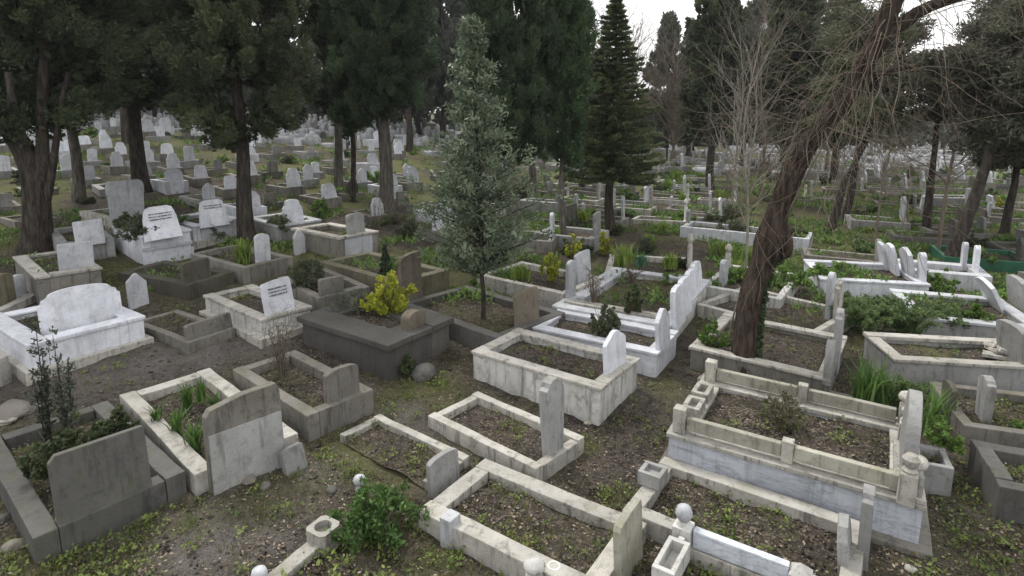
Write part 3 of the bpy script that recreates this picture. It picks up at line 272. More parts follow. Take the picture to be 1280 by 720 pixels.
M['spike']=leaf_mat('sapling_leaves',(.03,.042,.028),(.085,.10,.07))
M['ivy']=leaf_mat('ivy_leaves',(.025,.05,.02),(.08,.12,.05))
M['litter']=leaf_mat('dry_leaves',(.045,.032,.024),(.32,.26,.19),trans=.05,rough=.8)
M['weed']=leaf_mat('weed_leaves',(.045,.08,.022),(.20,.245,.06))
M['grass']=leaf_mat('grass_blades',(.06,.075,.02),(.22,.22,.07))
def bark_mat(name,a,b,sc_=1.0):
    m,nt=new_mat(name); q=N(nt)
    pos=q.n('ShaderNodeTexCoord').outputs['Object']
    n1=q.noise(q.mapping(pos,(14*sc_,14*sc_,2.2*sc_)),1,8,.72,.3); n2=q.noise(pos,2.2,4)
    c=q.mix(q.ramp(n1,.36,.66),a,b)
    c=q.mix(q.ramp(n2,.5,.7,0,.45),c,tuple(x*.6+.02 for x in b))
    d=q.n('ShaderNodeBsdfPrincipled'); q.l(c,d.inputs['Base Color']); d.inputs['Roughness'].default_value=.95; d.inputs['Specular IOR Level'].default_value=.1
    bp=q.n('ShaderNodeBump'); bp.inputs['Strength'].default_value=.9; bp.inputs['Distance'].default_value=.06; q.l(n1,bp.inputs['Height']); q.l(bp.outputs[0],d.inputs['Normal'])
    q.l(d.outputs[0],q.n('ShaderNodeOutputMaterial').inputs[0]); return m
M['bark']=bark_mat('dark_bark',(.022,.019,.016),(.085,.072,.06))
M['bark_g']=bark_mat('grey_bark',(.06,.054,.046),(.17,.155,.135))
M['bark_l']=bark_mat('leaning_trunk_bark',(.02,.015,.012),(.085,.064,.05))
M['twig']=bark_mat('pale_twigs',(.19,.175,.145),(.33,.30,.255))
M['twig_b']=bark_mat('brown_twigs',(.12,.10,.078),(.23,.195,.15))
M['vine']=bark_mat('vine_stems',(.12,.10,.08),(.24,.21,.165))
# ------------------------------------------------------------------ mesh pieces
def wbox(bm,x0,x1,y0,y1,z0,z1,bev=.012,seg=.3,amp=.006,seed=0):
    """a worn block: bevelled, subdivided and slightly uneven"""
    r=bmesh.ops.create_cube(bm,size=1.0); vs=r['verts']
    for v in vs: v.co=Vector((x0+(v.co.x+.5)*(x1-x0),y0+(v.co.y+.5)*(y1-y0),z0+(v.co.z+.5)*(z1-z0)))
    b=min(bev,.35*min(x1-x0,y1-y0,z1-z0))
    es=list({e for v in vs for e in v.link_edges})
    out=bmesh.ops.bevel(bm,geom=es,offset=b,segments=2,affect='EDGES',profile=.6)
    fs=set(out['faces']); allv=set()
    stack=list(out['verts']); allv=set(stack)
    while stack:
        v=stack.pop()
        for e in v.link_edges:
            w=e.other_vert(v)
            if w not in allv: allv.add(w); stack.append(w)
    if seg:
        for ax in range(3):
            d=(x1-x0,y1-y0,z1-z0)[ax]; lo=(x0,y0,z0)[ax]
            n=int(d/seg)
            for k in range(1,n+1):
                p=Vector((0,0,0)); p[ax]=lo+d*k/(n+1)
                nn=Vector((0,0,0)); nn[ax]=1
                gs=[g for g in ({e for v in allv for e in v.link_edges}|allv|{f for v in allv for f in v.link_faces})]
                rr=bmesh.ops.bisect_plane(bm,geom=gs,plane_co=p,plane_no=nn)
                allv|={g for g in rr['geom_cut'] if isinstance(g,bmesh.types.BMVert)}
    for v in allv:
        n3=mn.noise_vector(v.co*2.3+Vector((seed*7.1,seed*3.3,seed))) ; n4=mn.noise_vector(v.co*9+Vector((seed,seed*5.3,2)))
        v.co+=n3*amp+n4*amp*.5
    return allv
def block(name,x0,x1,y0,y1,z0,z1,mat,parent,bev=.012,seg=.3,amp=.006):
    bm=bmesh.new(); wbox(bm,x0,x1,y0,y1,z0,z1,bev,seg,amp,random.random()*40)
    return bm_obj(name,bm,mat,parent)
def lathe(bm,prof,seg=16,c=(0,0)):
    rings=[]
    for r,z in prof:
        if r<1e-4: rings.append([bm.verts.new((c[0],c[1],z))])
        else: rings.append([bm.verts.new((c[0]+r*math.cos(2*PI*k/seg),c[1]+r*math.sin(2*PI*k/seg),z)) for k in range(seg)])
    for a,b in zip(rings,rings[1:]):
        for k in range(seg):
            k2=(k+1)%seg
            q=[a[k%len(a)],a[k2%len(a)],b[k2%len(b)],b[k%len(b)]]
            u=[]
            for v in q:
                if v not in u: u.append(v)
            if len(u)>2: bm.faces.new(u)
    for r_ in (rings[0],rings[-1]):
        if len(r_)>2: bm.faces.new(r_)
def profile(sh,w,h,rnd):
    a=w/2; P=[]
    def arc(cx,cz,rx,rz,t0,t1,n=10): return [(cx+rx*math.cos(t0+(t1-t0)*k/n),cz+rz*math.sin(t0+(t1-t0)*k/n)) for k in range(n+1)]
    if sh=='flat': P=[(-a,0),(a,0),(a,h-.02),(a-.02,h),(-a+.03,h),(-a,h-.03)]
    elif sh=='soft': P=[(-a,0),(a,0),(a,h*.86)]+arc(0,h*.86,a,h*.14,0,PI,14)[1:]
    elif sh=='round': P=[(-a,0),(a,0)]+arc(0,h*.55,a,h*.45,0,PI,14)
    elif sh=='slant': P=[(-a,0),(a,0),(a,h*.94),(a*.9,h),(0,h*.99),(-a*.88,h*.93),(-a,h*.86)]
    elif sh=='chamfer': P=[(-a,0),(a,0),(a,h*.97),(a*.97,h),(-a*.86,h),(-a,h*.9)]
    elif sh=='pointed': P=[(-a,0),(a,0),(a*1.02,h*.72),(a*.1,h),(-a*.15,h*.98),(-a*.95,h*.78)]
    elif sh=='ogee': P=[(-a,0),(a,0),(a,h*.7),(a*.82,h*.78),(a*.5,h*.88),(a*.25,h*.97),(0,h),(-a*.25,h*.97),(-a*.5,h*.88),(-a*.82,h*.78),(-a,h*.7)]
    elif sh=='stepped': P=[(-a,0),(a,0),(a,h*.62),(a*.9,h*.66),(a*.9,h*.76),(a*.76,h*.8),(a*.74,h*.86)]+[(a*.74*math.cos(t),h*.86+h*.14*math.sin(t)) for t in np.linspace(.12,PI-.12,13)]+[(-a*.74,h*.86),(-a*.76,h*.8),(-a*.9,h*.76),(-a*.9,h*.66),(-a,h*.62)]
    elif sh=='trap': P=[(-a,0),(a,0),(a*.86,h*.62),(a*.78,h*.78),(a*.7,h*.93),(a*.45,h),(-a*.45,h),(-a*.7,h*.93),(-a*.78,h*.78),(-a*.86,h*.62)]
    elif sh=='shoulder': P=[(-a,0),(a,0),(a*.93,h*.62),(a*.66,h*.74),(a*.62,h*.92)]+arc(0,h*.9,a*.6,h*.1,.2,PI-.2,8)+[(-a*.62,h*.92),(-a*.66,h*.74),(-a*.93,h*.62)]
    elif sh=='cap': P=[(-a*.9,0),(a*.9,0),(a*.92,h*.62),(a,h*.66),(a,h*.86),(a*.92,h*.95),(a*.75,h),(-a*.75,h),(-a*.92,h*.95),(-a,h*.86),(-a,h*.66),(-a*.92,h*.62)]
    elif sh=='bigarch': P=[(-a,0),(a,0),(a,h*.34),(a*.94,h*.4)]+[(a*.92*math.cos(t),h*.4+h*.6*math.sin(t)**.9) for t in np.linspace(.1,PI-.1,18)]+[(-a*.94,h*.4),(-a,h*.34)]
    elif sh=='stele': P=[(-a*.8,0),(a*.8,0),(a,h*.78),(a*.98,h*.86),(a*.7,h*.9),(a*.55,h*.96),(a*.2,h),(-a*.25,h),(-a*.6,h*.96),(-a*.72,h*.9),(-a,h*.87),(-a,h*.78)]
    elif sh=='ragged': P=[(-a,0),(a,0),(a*.97,h*.6),(a*.85,h*.72),(a*.6,h*.8),(a*.4,h*.93),(a*.05,h),(-a*.4,h*.9),(-a*.62,h*.93),(-a*.9,h*.7),(-a,h*.55)]
    elif sh=='panel': P=[(-a,0),(a,0),(a,h*.8),(a*.7,h*.9),(a*.2,h),(-a*.2,h),(-a*.7,h*.9),(-a,h*.8)]
    return P
def slab_mesh(sh,w,h,t,bev=.012,sink=.12,amp=.004,seed=None):
    """upright slab: profile in the local YZ plane, thickness along X"""
    seed=random.random()*50 if seed is None else seed
    bm=bmesh.new()
    if sh in('turban','vase'):
        if sh=='turban':
            a=w*.5; lathe(bm,[(a*1.0,-sink),(a,.02),(a*.82,.04),(a*.8,h*.6),(a*.62,h*.66),(a*.6,h*.72),(a*.95,h*.76),(a*1.02,h*.83),(a*.8,h*.9),(a*.55,h*.95),(a*.3,h),(0,h)],14)
        else:
            a=w*.5; lathe(bm,[(a*.7,-.05),(a*.75,0),(a*.6,h*.3),(a,h*.7),(a*1.05,h),(a*.75,h),(a*.65,h*.75),(0,h*.55)],14)
    else:
        P=profile(sh,w,h,None); P[0]=(P[0][0],-sink); P[1]=(P[1][0],-sink)
        f1=[bm.verts.new((t/2,y,z)) for y,z in P]; f0=[bm.verts.new((-t/2,y,z)) for y,z in P]
        A=bm.faces.new(f1); B=bm.faces.new(f0[::-1])
        n=len(P)
        for k in range(n): bm.faces.new((f1[k],f0[k],f0[(k+1)%n],f1[(k+1)%n]))
        es=list(A.edges)+list(B.edges)
        bmesh.ops.bevel(bm,geom=es,offset=min(bev,t*.3),segments=2,affect='EDGES',profile=.6)
        big=[f for f in bm.faces if len(f.verts)>4]
        bmesh.ops.triangulate(bm,faces=big)
    for v in bm.verts:
        v.co+=mn.noise_vector(v.co*3+Vector((seed,seed*2,0)))*amp
    bmesh.ops.recalc_face_normals(bm,faces=bm.faces)
    me=bpy.data.meshes.new('slab'); bm.to_mesh(me); bm.free()
    if sh in('turban','vase'): me.shade_smooth()
    return me
def headstone(par,s,name='headstone'):
    o=obj(name,slab_mesh(s['sh'],s['w'],s['h'],s['t']),M[s['m']],par)
    o.location=(s['x'],s['y'],s['z']); o.rotation_euler=(R(random.uniform(-1.2,1.2)),R(s.get('lean',0)),R(s.get('yaw',random.uniform(-2,2))))
    w,h,t=s['w'],s['h'],s['t']
    if s.get('insc'):
        for row in range(s['insc']):
            bm=bmesh.new()
            y=-w*.3; z=h*(.74-.10*row)
            while y<w*.3:
                l=random.uniform(.008,.022)
                r_=bmesh.ops.create_cube(bm,size=1)
                for v in r_['verts']: v.co=Vector((t/2+.006+v.co.x*.012,y+l/2+v.co.y*l,z+v.co.z*.03*random.uniform(.7,1.1)))
                y+=l+random.choice((.006,.006,.02))
            bm_obj('lettering',bm,M['insc'],o)
    if s['sh']=='panel':
        for yy in (-w*.2,w*.2):
            block('plate',t/2-.01,t/2+.012,yy-w*.13,yy+w*.13,h*.3,h*.62,M['photo'],o,.004,0,0)
    if s.get('plate'):
        block('plate',t/2-.01,t/2+.018,-w*.49,w*.49,-.1,h*.66,M['greystone'],o,.006,.2,.004)
    if s['sh']=='bigarch':
        # raised rim and side posts of the arched stone
        for yy in (-w*.62,w*.62):
            bm=bmesh.new(); a=.075
            wbox(bm,-a,a,yy-a,yy+a,-.02,h*.34,.01,0,.003,yy); 
            lathe(bm,[(a*.8,h*.33),(a*.95,h*.37),(a*.6,h*.40),(a*.95,h*.45),(a*1.05,h*.5),(a*.6,h*.55),(0,h*.56)],12,(0,yy))
            bm_obj('side_post',bm,M['lime'],o)
        block('base_moulding',-.14,.12,-w*.5,w*.5,0,.07,M['lime'],o,.015)
        block('base_moulding',-.11,.10,-w*.47,w*.47,.07,.13,M['lime'],o,.012)
    return o
def soil_patch(par,x0,x1,y0,y1,z,n=14,amp=.05):
    nx=max(3,int((x1-x0)/ (2.2/n)));ny=max(3,int((y1-y0)/(2.2/n)))
    X,Y=np.meshgrid(np.linspace(x0,x1,nx),np.linspace(y0,y1,ny),indexing='ij'); s=random.random()*90
    Z=z+amp*(fbm(X*3+s,Y*3+s,3)-.5)*2
    ii=np.arange(nx*ny).reshape(nx,ny)
    f=np.stack([ii[:-1,:-1],ii[1:,:-1],ii[1:,1:],ii[:-1,1:]],-1).reshape(-1,4)
    return obj('soil',np_mesh('soil',np.stack([X,Y,Z],-1).reshape(-1,3),f,smooth=True),M['soil'],par)
FOOT=[]   # (cx,cy,ang,L,W,kt,soil_z,top_z) footprints for the scatter
def kerbs(par,L,W,kt,z0,z1,mat,skip=(),bev=.014,names=('side_kerb','end_kerb'),seg=.3,amp=.010,endm=None):
    a,b=L/2,W/2
    g=.004
    dz=lambda:random.uniform(-.012,.012) if seg else 0
    if 'near' not in skip: block(names[0],-a,a,-b,-b+kt,z0,z1+dz(),mat,par,bev,seg,amp)
    if 'far' not in skip: block(names[0],-a,a,b-kt,b,z0,z1+dz(),mat,par,bev,seg,amp)
    if 'foot' not in skip: block(names[1],-a+.003,-a+kt,-b+kt+g,b-kt-g,z0,z1+dz()-.003,mat,par,bev,seg,amp)
    if 'head' not in skip: block(names[1],a-kt,a-.003,-b+kt+g,b-kt-g,z0,z1+dz()-.003,endm or mat,par,bev,seg,amp)
GRP='graves of the cemetery'
def build_grave(d):
    L,W,h,kt=d['L'],d['W'],d['h'],d.get('kt',.16)
    e=empty('grave',(d['x'],d['y'],d['z']),R(d['a'])); tag(e,d['lb'],'grave',GRP)
    e.rotation_euler=(R(random.uniform(-.6,.6)),R(random.uniform(-.6,.6)),R(d['a']))
    wm=M[d['wall']]; a,b=L/2,W/2; st=d.get('style'); sd=d.get('sd',min(.14,h*.6)); base=-.45
    em=M[d['endm']] if d.get('endm') else None
    if d.get('cope'):
        ct=d.get('ct',.06); ov=d.get('over',.03)
        kerbs(e,L,W,kt,base,h-ct-.001,wm,bev=.01,names=('side_wall','end_wall'),amp=.004,endm=em)
        kerbs(e,L+2*ov,W+2*ov,kt+ov+.02,h-ct,h,M[d['cope']],bev=.014,names=('side_coping','end_coping'),amp=.005)
    else:
        kerbs(e,L,W,kt,base,h,wm,skip=d.get('nokerb',()),endm=em)
    if d.get('ledge'):
        o_=.1 if st!='rails' else .12; t_=.07 if st!='rails' else .09
        bm=bmesh.new(); wbox(bm,-a-o_,a+o_,-b-o_,b+o_,-.4,t_,.015,.4,.008,3); bm_obj('foundation',bm,M['lime' if st!='rails' else 'conc'],e)
    if d.get('band'):
        block('front_band',a+.001,a+.035,-b-.02,b+.02,h*.42,h*.55,M['white2'],e,.006)
        block('front_band',a+.036,a+.06,-b-.03,b+.03,-.1,h*.3,M['white'],e,.006)
    soil_patch(e,-a+kt-.02,a-kt+.02,-b+kt-.02,b-kt+.02,h-sd,n=16 if d['y']<11 else 10)
    FOOT.append((d['x'],d['y'],R(d['a']),L+.1,W+.1,kt+.05,d['z']+h-sd,d['z']+h))
    for s in d['hs']: headstone(e,s)
    if st=='rails':
        lm=M['lime']; z=h
        def post(x,y,hh,w=.13,fin=None):
            bm=bmesh.new(); wbox(bm,x-w/2,x+w/2,y-w/2,y+w/2,z,z+hh,.012,.2,.004,x)
            o=bm_obj('post',bm,lm,e)
            if fin:
                bm=bmesh.new(); wbox(bm,x-w*.68,x+w*.68,y-w*.68,y+w*.68,z-.002,z+.05,.012,0,.003,2); bm_obj('post_foot',bm,lm,o)
                bm=bmesh.new(); lathe(bm,[(w*.5,z+hh),(w*.38,z+hh+.03),(w*.36,z+hh+.05),(w*.62,z+hh+.07),(w*.68,z+hh+.11),(w*.58,z+hh+.15),(w*.3,z+hh+.17),(0,z+hh+.172)],16,(x,y)); bm_obj('turban',bm,lm,o,True)
            return o
        yn,yf=-b+.1,b-.1; xs=(-a+.1,.02,a-.1)
        for yy in (yn,yf):
            post(xs[0],yy,.3,.15); post(xs[1],yy,.25,.12)
            for x0,x1 in ((xs[0]+.08,xs[1]-.065),(xs[1]+.065,xs[2]-.1)):
                block('rail',x0,x1,yy-.04,yy+.04,z+.045,z+.2,M['mossy2'],e,.012,.25,.004)
        post(xs[2],yn,.27,.17,True); post(xs[2],yf,.27,.15,True)
        for k in range(2):   # holed planter stones at the foot end
            y0=-.42+.46*k
            bm=bmesh.new(); 
            for (p0,p1,q0,q1) in ((-.11,.11,y0,y0+.06),(-.11,.11,y0+.30,y0+.36),(-.11,-.05,y0+.06,y0+.30),(.05,.11,y0+.06,y0+.30)): wbox(bm,-a+.12+p0,-a+.12+p1,q0,q1,z,z+.13,.01,0,.003,k)
            wbox(bm,-a+.06,-a+.18,y0+.05,y0+.31,z,z+.04,.004,0,0,1)
            bm_obj('planter',bm,lm,e)
    if st in('planter','hole'):
        bm=bmesh.new(); s=.13; cx=-a+kt/2; cy=.02 if st=='planter' else b-.12; z=h
        if st=='planter':
            for (p0,p1,q0,q1) in ((-s,s,-s,-s+.05),(-s,s,s-.05,s),(-s,-s+.05,-s+.05,s-.05),(s-.05,s,-s+.05,s-.05)): wbox(bm,cx+p0,cx+p1,cy+q0,cy+q1,z,z+.16,.008,0,.002,1)
            wbox(bm,cx-s+.045,cx+s-.045,cy-s+.045,cy+s-.045,z,z+.1,.003,0,0,2)
            bm_obj('planter',bm,M['greystone'],e)
        else:
            # square block with a round hollow
            n=20; o1=[];i1=[];i0=[];o0=[]
            for k in range(n):
                t=2*PI*k/n; c_,s_=math.cos(t),math.sin(t); f=1/max(abs(c_),abs(s_))
                o1.append(bm.verts.new((cx+s*c_*f,cy+s*s_*f,z+.12)));o0.append(bm.verts.new((cx+s*c_*f,cy+s*s_*f,z-.1)))
                i1.append(bm.verts.new((cx+.085*c_,cy+.085*s_,z+.12)));i0.append(bm.verts.new((cx+.08*c_,cy+.08*s_,z+.04)))
            for k in range(n):
                j=(k+1)%n
                bm.faces.new((o1[k],o1[j],i1[j],i1[k]));bm.faces.new((o0[k],o0[j],o1[j],o1[k]));bm.faces.new((i1[k],i1[j],i0[j],i0[k]))
            bm.faces.new(i0[::-1]); bm_obj('planter',bm,M['lime'],e)
            bm=bmesh.new(); lathe(bm,[(.05,h),(.045,h+.06),(.03,h+.07),(.055,h+.09),(.075,h+.13),(.06,h+.18),(.03,h+.2),(0,h+.205)],16,(-a+.08,-b+.12)); bm_obj('ball_finial',bm,M['white2'],e,True)
    if st=='ball':
        z=h; x,y=-a+.08,b-.1
        bm=bmesh.new(); wbox(bm,x-.085,x+.085,y-.085,y+.085,z-.1,z+.2,.015,0,.003,1); lathe(bm,[(.07,z+.2),(.06,z+.23),(.04,z+.24)],14,(x,y)); po=bm_obj('post',bm,M['oldwhite'],e)
        bm=bmesh.new(); lathe(bm,[(.035,z+.24),(.06,z+.26),(.078,z+.3),(.078,z+.33),(.06,z+.375),(.03,z+.395),(0,z+.4)],18,(x,y)); bm_obj('ball_finial',bm,M['white2'],po,True)
        block('rail',x+.1,a-.42,y-.04,y+.04,z+.02,z+.2,M['veined'],e,.012,.3,.003)
        bm=bmesh.new(); s=.085; wbox(bm,a-.33-s,a-.33+s,y-s,y+s,z-.1,z+.16,.008,0,.002,1)
        vs=[bm.verts.new((a-.33+q*s,y+w*s,z+.162)) for q,w in ((-1,-1),(1,-1),(1,1),(-1,1))]; tp=bm.verts.new((a-.33,y,z+.25))
        for k in range(4): bm.faces.new((vs[k],vs[(k+1)%4],tp))
        bm_obj('pyramid_post',bm,M['oldwhite'],e)
        bm=bmesh.new(); cx=-a+.1; y0,y1=y-.62,y-.16
        for (p0,p1,q0,q1) in ((-.1,.1,y0,y0+.05),(-.1,.1,y1-.05,y1),(-.1,-.055,y0+.05,y1-.05),(.055,.1,y0+.05,y1-.05)): wbox(bm,cx+p0,cx+p1,q0,q1,z-.02,z+.16,.008,0,.003,2)
        wbox(bm,cx-.06,cx+.06,y0+.04,y1-.04,z-.02,z+.05,.003,0,0,1); bm_obj('trough',bm,M['oldwhite'],e)
        block('end_rail',cx-.03,cx+.03,y-.155,y-.09,z,z+.14,M['oldwhite'],e,.01,0,.002)
    if st=='clamp':
        x=-a+.42; block('kerb_post',x-.07,x+.07,-b-.05,-b+.12,-.25,h+.09,M['white2'],e,.012,0,.003)
    if st=='steps':
        for k in range(2): block('step_rail',-a+.1,a-.3,-b+.26+k*.22,-b+.38+k*.22,h-.14,h+.03-.03*k,M['lime'],e,.012,.3,.006)
        block('step_rail',-a+.26,-a+.4,-b+.6,b-.4,h-.14,h+.04,M['white2'],e,.012,.3,.006)
    if st=='broken':
        for k in range(5):
            o=block('broken_slab',-.22,.22,-.13,.13,-.03,.03,M['lime'],e,.01,.2,.012)
            o.location=(a-.75+random.uniform(-.25,.25),random.uniform(-.2,.25),h-.07+.03*k); o.rotation_euler=(random.uniform(-.25,.25),random.uniform(-.25,.25),random.uniform(0,3))
    return e
M['mossy2']=stone('algae_rail_stone',(.345,.335,.28),(.11,.105,.08),stain=.65,moss=.4,mosscol=(.16,.155,.075),rough=.85,bump=.4)
for d in GR: build_grave(d)
# loose stones and rubble
for k,x,y,z,h,w,sh,m,lean,lb in LOOSE:
    o=obj('headstone' if k=='stele' else 'stone_vase',slab_mesh(sh,w,h,.1),M[m]); o.location=(x,y,z); o.rotation_euler=(0,R(lean),R(-38))
    tag(o,lb,'headstone' if k=='stele' else 'vase')
o=obj('stone_pin',slab_mesh('turban',BALL[3]*.9,BALL[3],.1),M['white2']); o.location=BALL[:3]; o.scale=(1,1,1)
bm=bmesh.new(); hb=BALL[3]; lathe(bm,[(.05,-.15),(.05,.02),(.04,hb*.4),(.03,hb*.45),(.06,hb*.55),(.075,hb*.75),(.055,hb*.93),(.02,hb),(0,hb)],16); me=o.data; bm.to_mesh(me); bm.free(); me.shade_smooth()
tag(o,'round white ball topped pin standing in the grassy kerb','finial')
for x,y,z,w,lb in ROCKS:
    bm=bmesh.new(); bmesh.ops.create_icosphere(bm,subdivisions=3,radius=.5); s=random.random()*50
    flat=.38 if 'slab' in lb else .62
    for v in bm.verts:
        d_=mn.noise(v.co*1.9+Vector((s,0,s)))*.32+mn.noise(v.co*5+Vector((0,s,0)))*.1
        v.co*=1+d_
        v.co=Vector((v.co.x*1.05*w,v.co.y*.8*w,max(v.co.z,-.35)*flat*w))
    o=bm_obj('rock',bm,M['rock'] if 'pale' not in lb and 'white' not in lb else M['lime']); o.data.materials[0]=M['concdk'] if 'dark' in lb else o.data.materials[0]; o.location=(x,y,float(ground_z(x,y))+.1*w+(.25 if 'inside' in lb else 0)); o.rotation_euler=(0,0,random.random()*6)
    tag(o,lb,'rock','loose stones on the ground')
# ------------------------------------------------------------------ far graves
LM_=[(TR['fork'],'the forked trunk'),(TR['t2'],'the straight dark trunk'),(TR['t3'],'the broad cypress'),(TR['t5'],'the twin cypress'),(TR['olive'],'the young evergreen tree'),(TR['t7b'],'the slim cypress'),(TR['spruce'],'the spruce'),(TR['t12'],'the bare saplings'),(TR['lean'],'the leaning trunk'),(TR['r3'],'the thin slanting trunks'),(TR['r1'],'the slanting dark trunk')]
def landmark(x,y):
    a=x/y
    return min(LM_,key=lambda l:abs(l[0][0]/l[0][1]-a))[1]
def shape_grave(kind):
    """one prototype of a grave seen far off, built at the origin"""
    e=empty('grave',(0,0,0)); v=kind
    L,W=2.1,random.uniform(1.0,1.3)
    wall,hst,h,kt,stones=dict(
      white_trap=('conc','white',.42,.2,[('trap',.8,.75,.1,.85,0,-10)]),
      white_step=('white','white',.62,.22,[('stepped',.85,.7,.1,.75,0,-8)]),
      white_arch=('greystone','white',.35,.16,[('soft',.55,.85,.09,.9,0,-3)]),
      white_ogee=('greystone','white',.38,.18,[('ogee',.62,.85,.09,.85,0,-4)]),
      white_shoulder=('conc','white',.4,.18,[('shoulder',.75,.9,.1,.85,0,-6)]),
      grey_soft=('conc','greystone',.32,.16,[('soft',.55,.62,.1,.92,0,-3)]),
      grey_slab=('concdk','conc',.28,.18,[('flat',.65,.65,.12,.9,0,-4)]),
      dark_round=('conc','mossdk',.25,.16,[('round',.6,.7,.12,.9,0,-2)]),
      stele_pair=('lime','lime',.25,.14,[('stele',.26,1.0,.12,.92,0,-1),('turban',.16,.75,.16,-.95,0,0)]),
      stele_tall=('conc','white2',.3,.15,[('stele',.28,1.05,.1,.93,0,-2),('soft',.22,.6,.1,-.93,0,2)]),
      post_plain=('lime','oldwhite',.28,.14,[('turban',.17,.9,.16,.95,.0,0)]),
      low_box=('greystone','greystone',.5,.3,[('slant',.5,.4,.12,.9,0,-3)]),
    )[v]
    kerbs(e,L,W,kt,-.5,h,M[wall],bev=.012,seg=0,amp=.004)
    soil_patch(e,-L/2+kt-.02,L/2-kt+.02,-W/2+kt-.02,W/2-kt+.02,h-.08,n=8)
    for k,(sh,w,hh,t,x,y,ln) in enumerate(stones):
        headstone(e,dict(sh=sh,w=w,h=hh,t=t,x=x,y=y,z=h-.02,lean=ln,m=hst),'headstone' if k==0 else 'footstone')
    e['L'],e['W'],e['h'],e['kt']=L,W,h,kt
    return e
DESC=dict(white_trap='grey walled grave with tapered white headstone',white_step='bright white raised tomb with stepped headstone',white_arch='grey kerbed grave with rounded white headstone',white_ogee='grey grave with pointed curved white headstone',white_shoulder='cement grave with shouldered white headstone',
 grey_soft='grey grave with rounded grey headstone',grey_slab='dark cement grave with square slab',dark_round='grey grave with blackened round headstone',stele_pair='low kerbed grave with slim stele and footstone',stele_tall='cement grave with tall pale stele',post_plain='low pale kerb with single knobbed post',low_box='grey box tomb with short slab')
proto={}
cand=[]
ROWA=R(-38); ca,sa=math.cos(ROWA),math.sin(ROWA)
custom=[(f[0],f[1]) for f in FOOT]
trunks=[TR[k][:2] for k in TR]
for i in range(-30,30):
    for j in range(0,52):
        u=i*2.6+random.uniform(-.25,.25)+.9*(j%2); w=j*1.55+random.uniform(-.15,.15)
        x=ca*u-sa*w; y=sa*u+ca*w+6
        if y<12 or y>46 or abs(x)>y*.93+1.5: continue
        b=x/y
        if b<-.28 and y<14.5: continue
        if -.28<=b<.12 and y<15.2: continue
        if b>=.12 and y<13.2: continue
        fx,fy=x,y
        if any(math.hypot(fx-f[0],fy-f[1])<(max(f[3],1.6)*.5+1.0) for f in FOOT[:len(GR)]): continue
        if any(math.hypot(fx-t[0],fy-t[1])<.75 for t in trunks): continue
        if y>28 and random.random()<(.3 if b>-.1 else .42): continue
        if random.random()<.06 or (b>-.1 and random.random()<.03): continue
        cand.append((x,y))
cand.sort(key=lambda c:c[1])
cand=cand[:248]
counts={}
seen={}
for x,y in cand:
    b=x/y
    if b<-.12: ks=['white_trap']*5+['white_step']*6+['white_arch']*4+['white_ogee']*3+['white_shoulder']*5+['grey_soft']*2+['grey_slab']+['dark_round']*2+['low_box']
    elif b<.38: ks=['stele_pair']*4+['stele_tall']*4+['post_plain']*3+['grey_soft']*2+['white_arch']*2+['low_box']*2+['grey_slab']*2
    else: ks=['white_trap']*2+['white_shoulder']*2+['white_arch']*2+['grey_soft']*3+['grey_slab']*2+['dark_round']*3+['stele_tall']*2+['low_box']*2+['stele_pair']
    k=random.choice(ks)
    if k not in proto: proto[k]=shape_grave(k); o=proto[k]
    else: o=copy_tree(proto[k])
    ang=-42+max(0,min(1,(b+.1)/.7))*26+random.uniform(-6,6)
    z=float(terr(x,y)); s=random.uniform(.8,1.05)*(.76 if b<-.12 else .92)
    o.location=(x,y,z-.02); o.rotation_euler=(R(random.uniform(-2,2)),R(random.uniform(-2,2)),R(ang)); o.scale=(s,s*random.uniform(.92,1.1),s*random.uniform(.85,1.2))
    lm=landmark(x,y); key=(k,lm); n=counts[key]=counts.get(key,0)+1
    ordw=['nearest','second','third','fourth','fifth','sixth','seventh','eighth','ninth','tenth','eleventh','twelfth']
    tag(o,DESC[k]+(', nearest one beyond ' if n==1 else ', %s back beyond '%ordw[min(n-1,11)])+lm,'grave',GRP)
    FOOT.append((x,y,R(ang),o['L']*s+.1,o['W']*s+.1,o['kt']+.05,z-.02+(o['h']-.08)*s,z+o['h']*s))
for p_ in proto.values(): pass
# the farthest rows, past counting: one mass of small stones
V=[];FC=[]
def quick_box(x,y,z,sx,sy,sz,ang,top=.8):
    c_,s_=math.cos(ang),math.sin(ang); o=len(V)
    for (a_,b_,h_) in ((-1,-1,0),(1,-1,0),(1,1,0),(-1,1,0),(-1,-1,.7),(1,-1,.7),(1,1,.7),(-1,1,.7),(-1,-top,1),(1,-top,1),(1,top,1),(-1,top,1)):
        V.append((x+c_*a_*sx/2-s_*b_*sy/2,y+s_*a_*sx/2+c_*b_*sy/2,z-.15+h_*(sz+.15)))
    for q in ((4,5,1,0),(5,6,2,1),(6,7,3,2),(7,4,0,3),(8,9,5,4),(9,10,6,5),(10,11,7,6),(11,8,4,7),(11,10,9,8)): FC.append([o+t for t in q[::-1]])
M['far_stone']=stone('shade_toned_gravestone',(.45,.455,.475),(.17,.165,.16),stain=.55,moss=.3,rough=.8)  # base colour lowered to carry the tree shade over these rows
for k in range(1500):
    y=random.uniform(cand[-1][1]-8,64); x=random.uniform(-.93,.93)*y
    if random.random()<(.5 if x/y>-.1 else .1): continue
    if any(math.hypot(x-c[0],y-c[1])<1.5 for c in cand): continue
    z=float(terr(x,y)); a_=R(-40+random.uniform(-10,20)); 
    s_=random.uniform(.6,.9)
    if random.random()<.6: quick_box(x,y,z,1.8*s_,.9*s_,random.uniform(.15,.5),a_,.95)
    quick_box(x+.75*math.cos(a_),y+.75*math.sin(a_),z+.2,.12,random.uniform(.2,.6),random.uniform(.35,.8),a_,random.uniform(.3,.95))
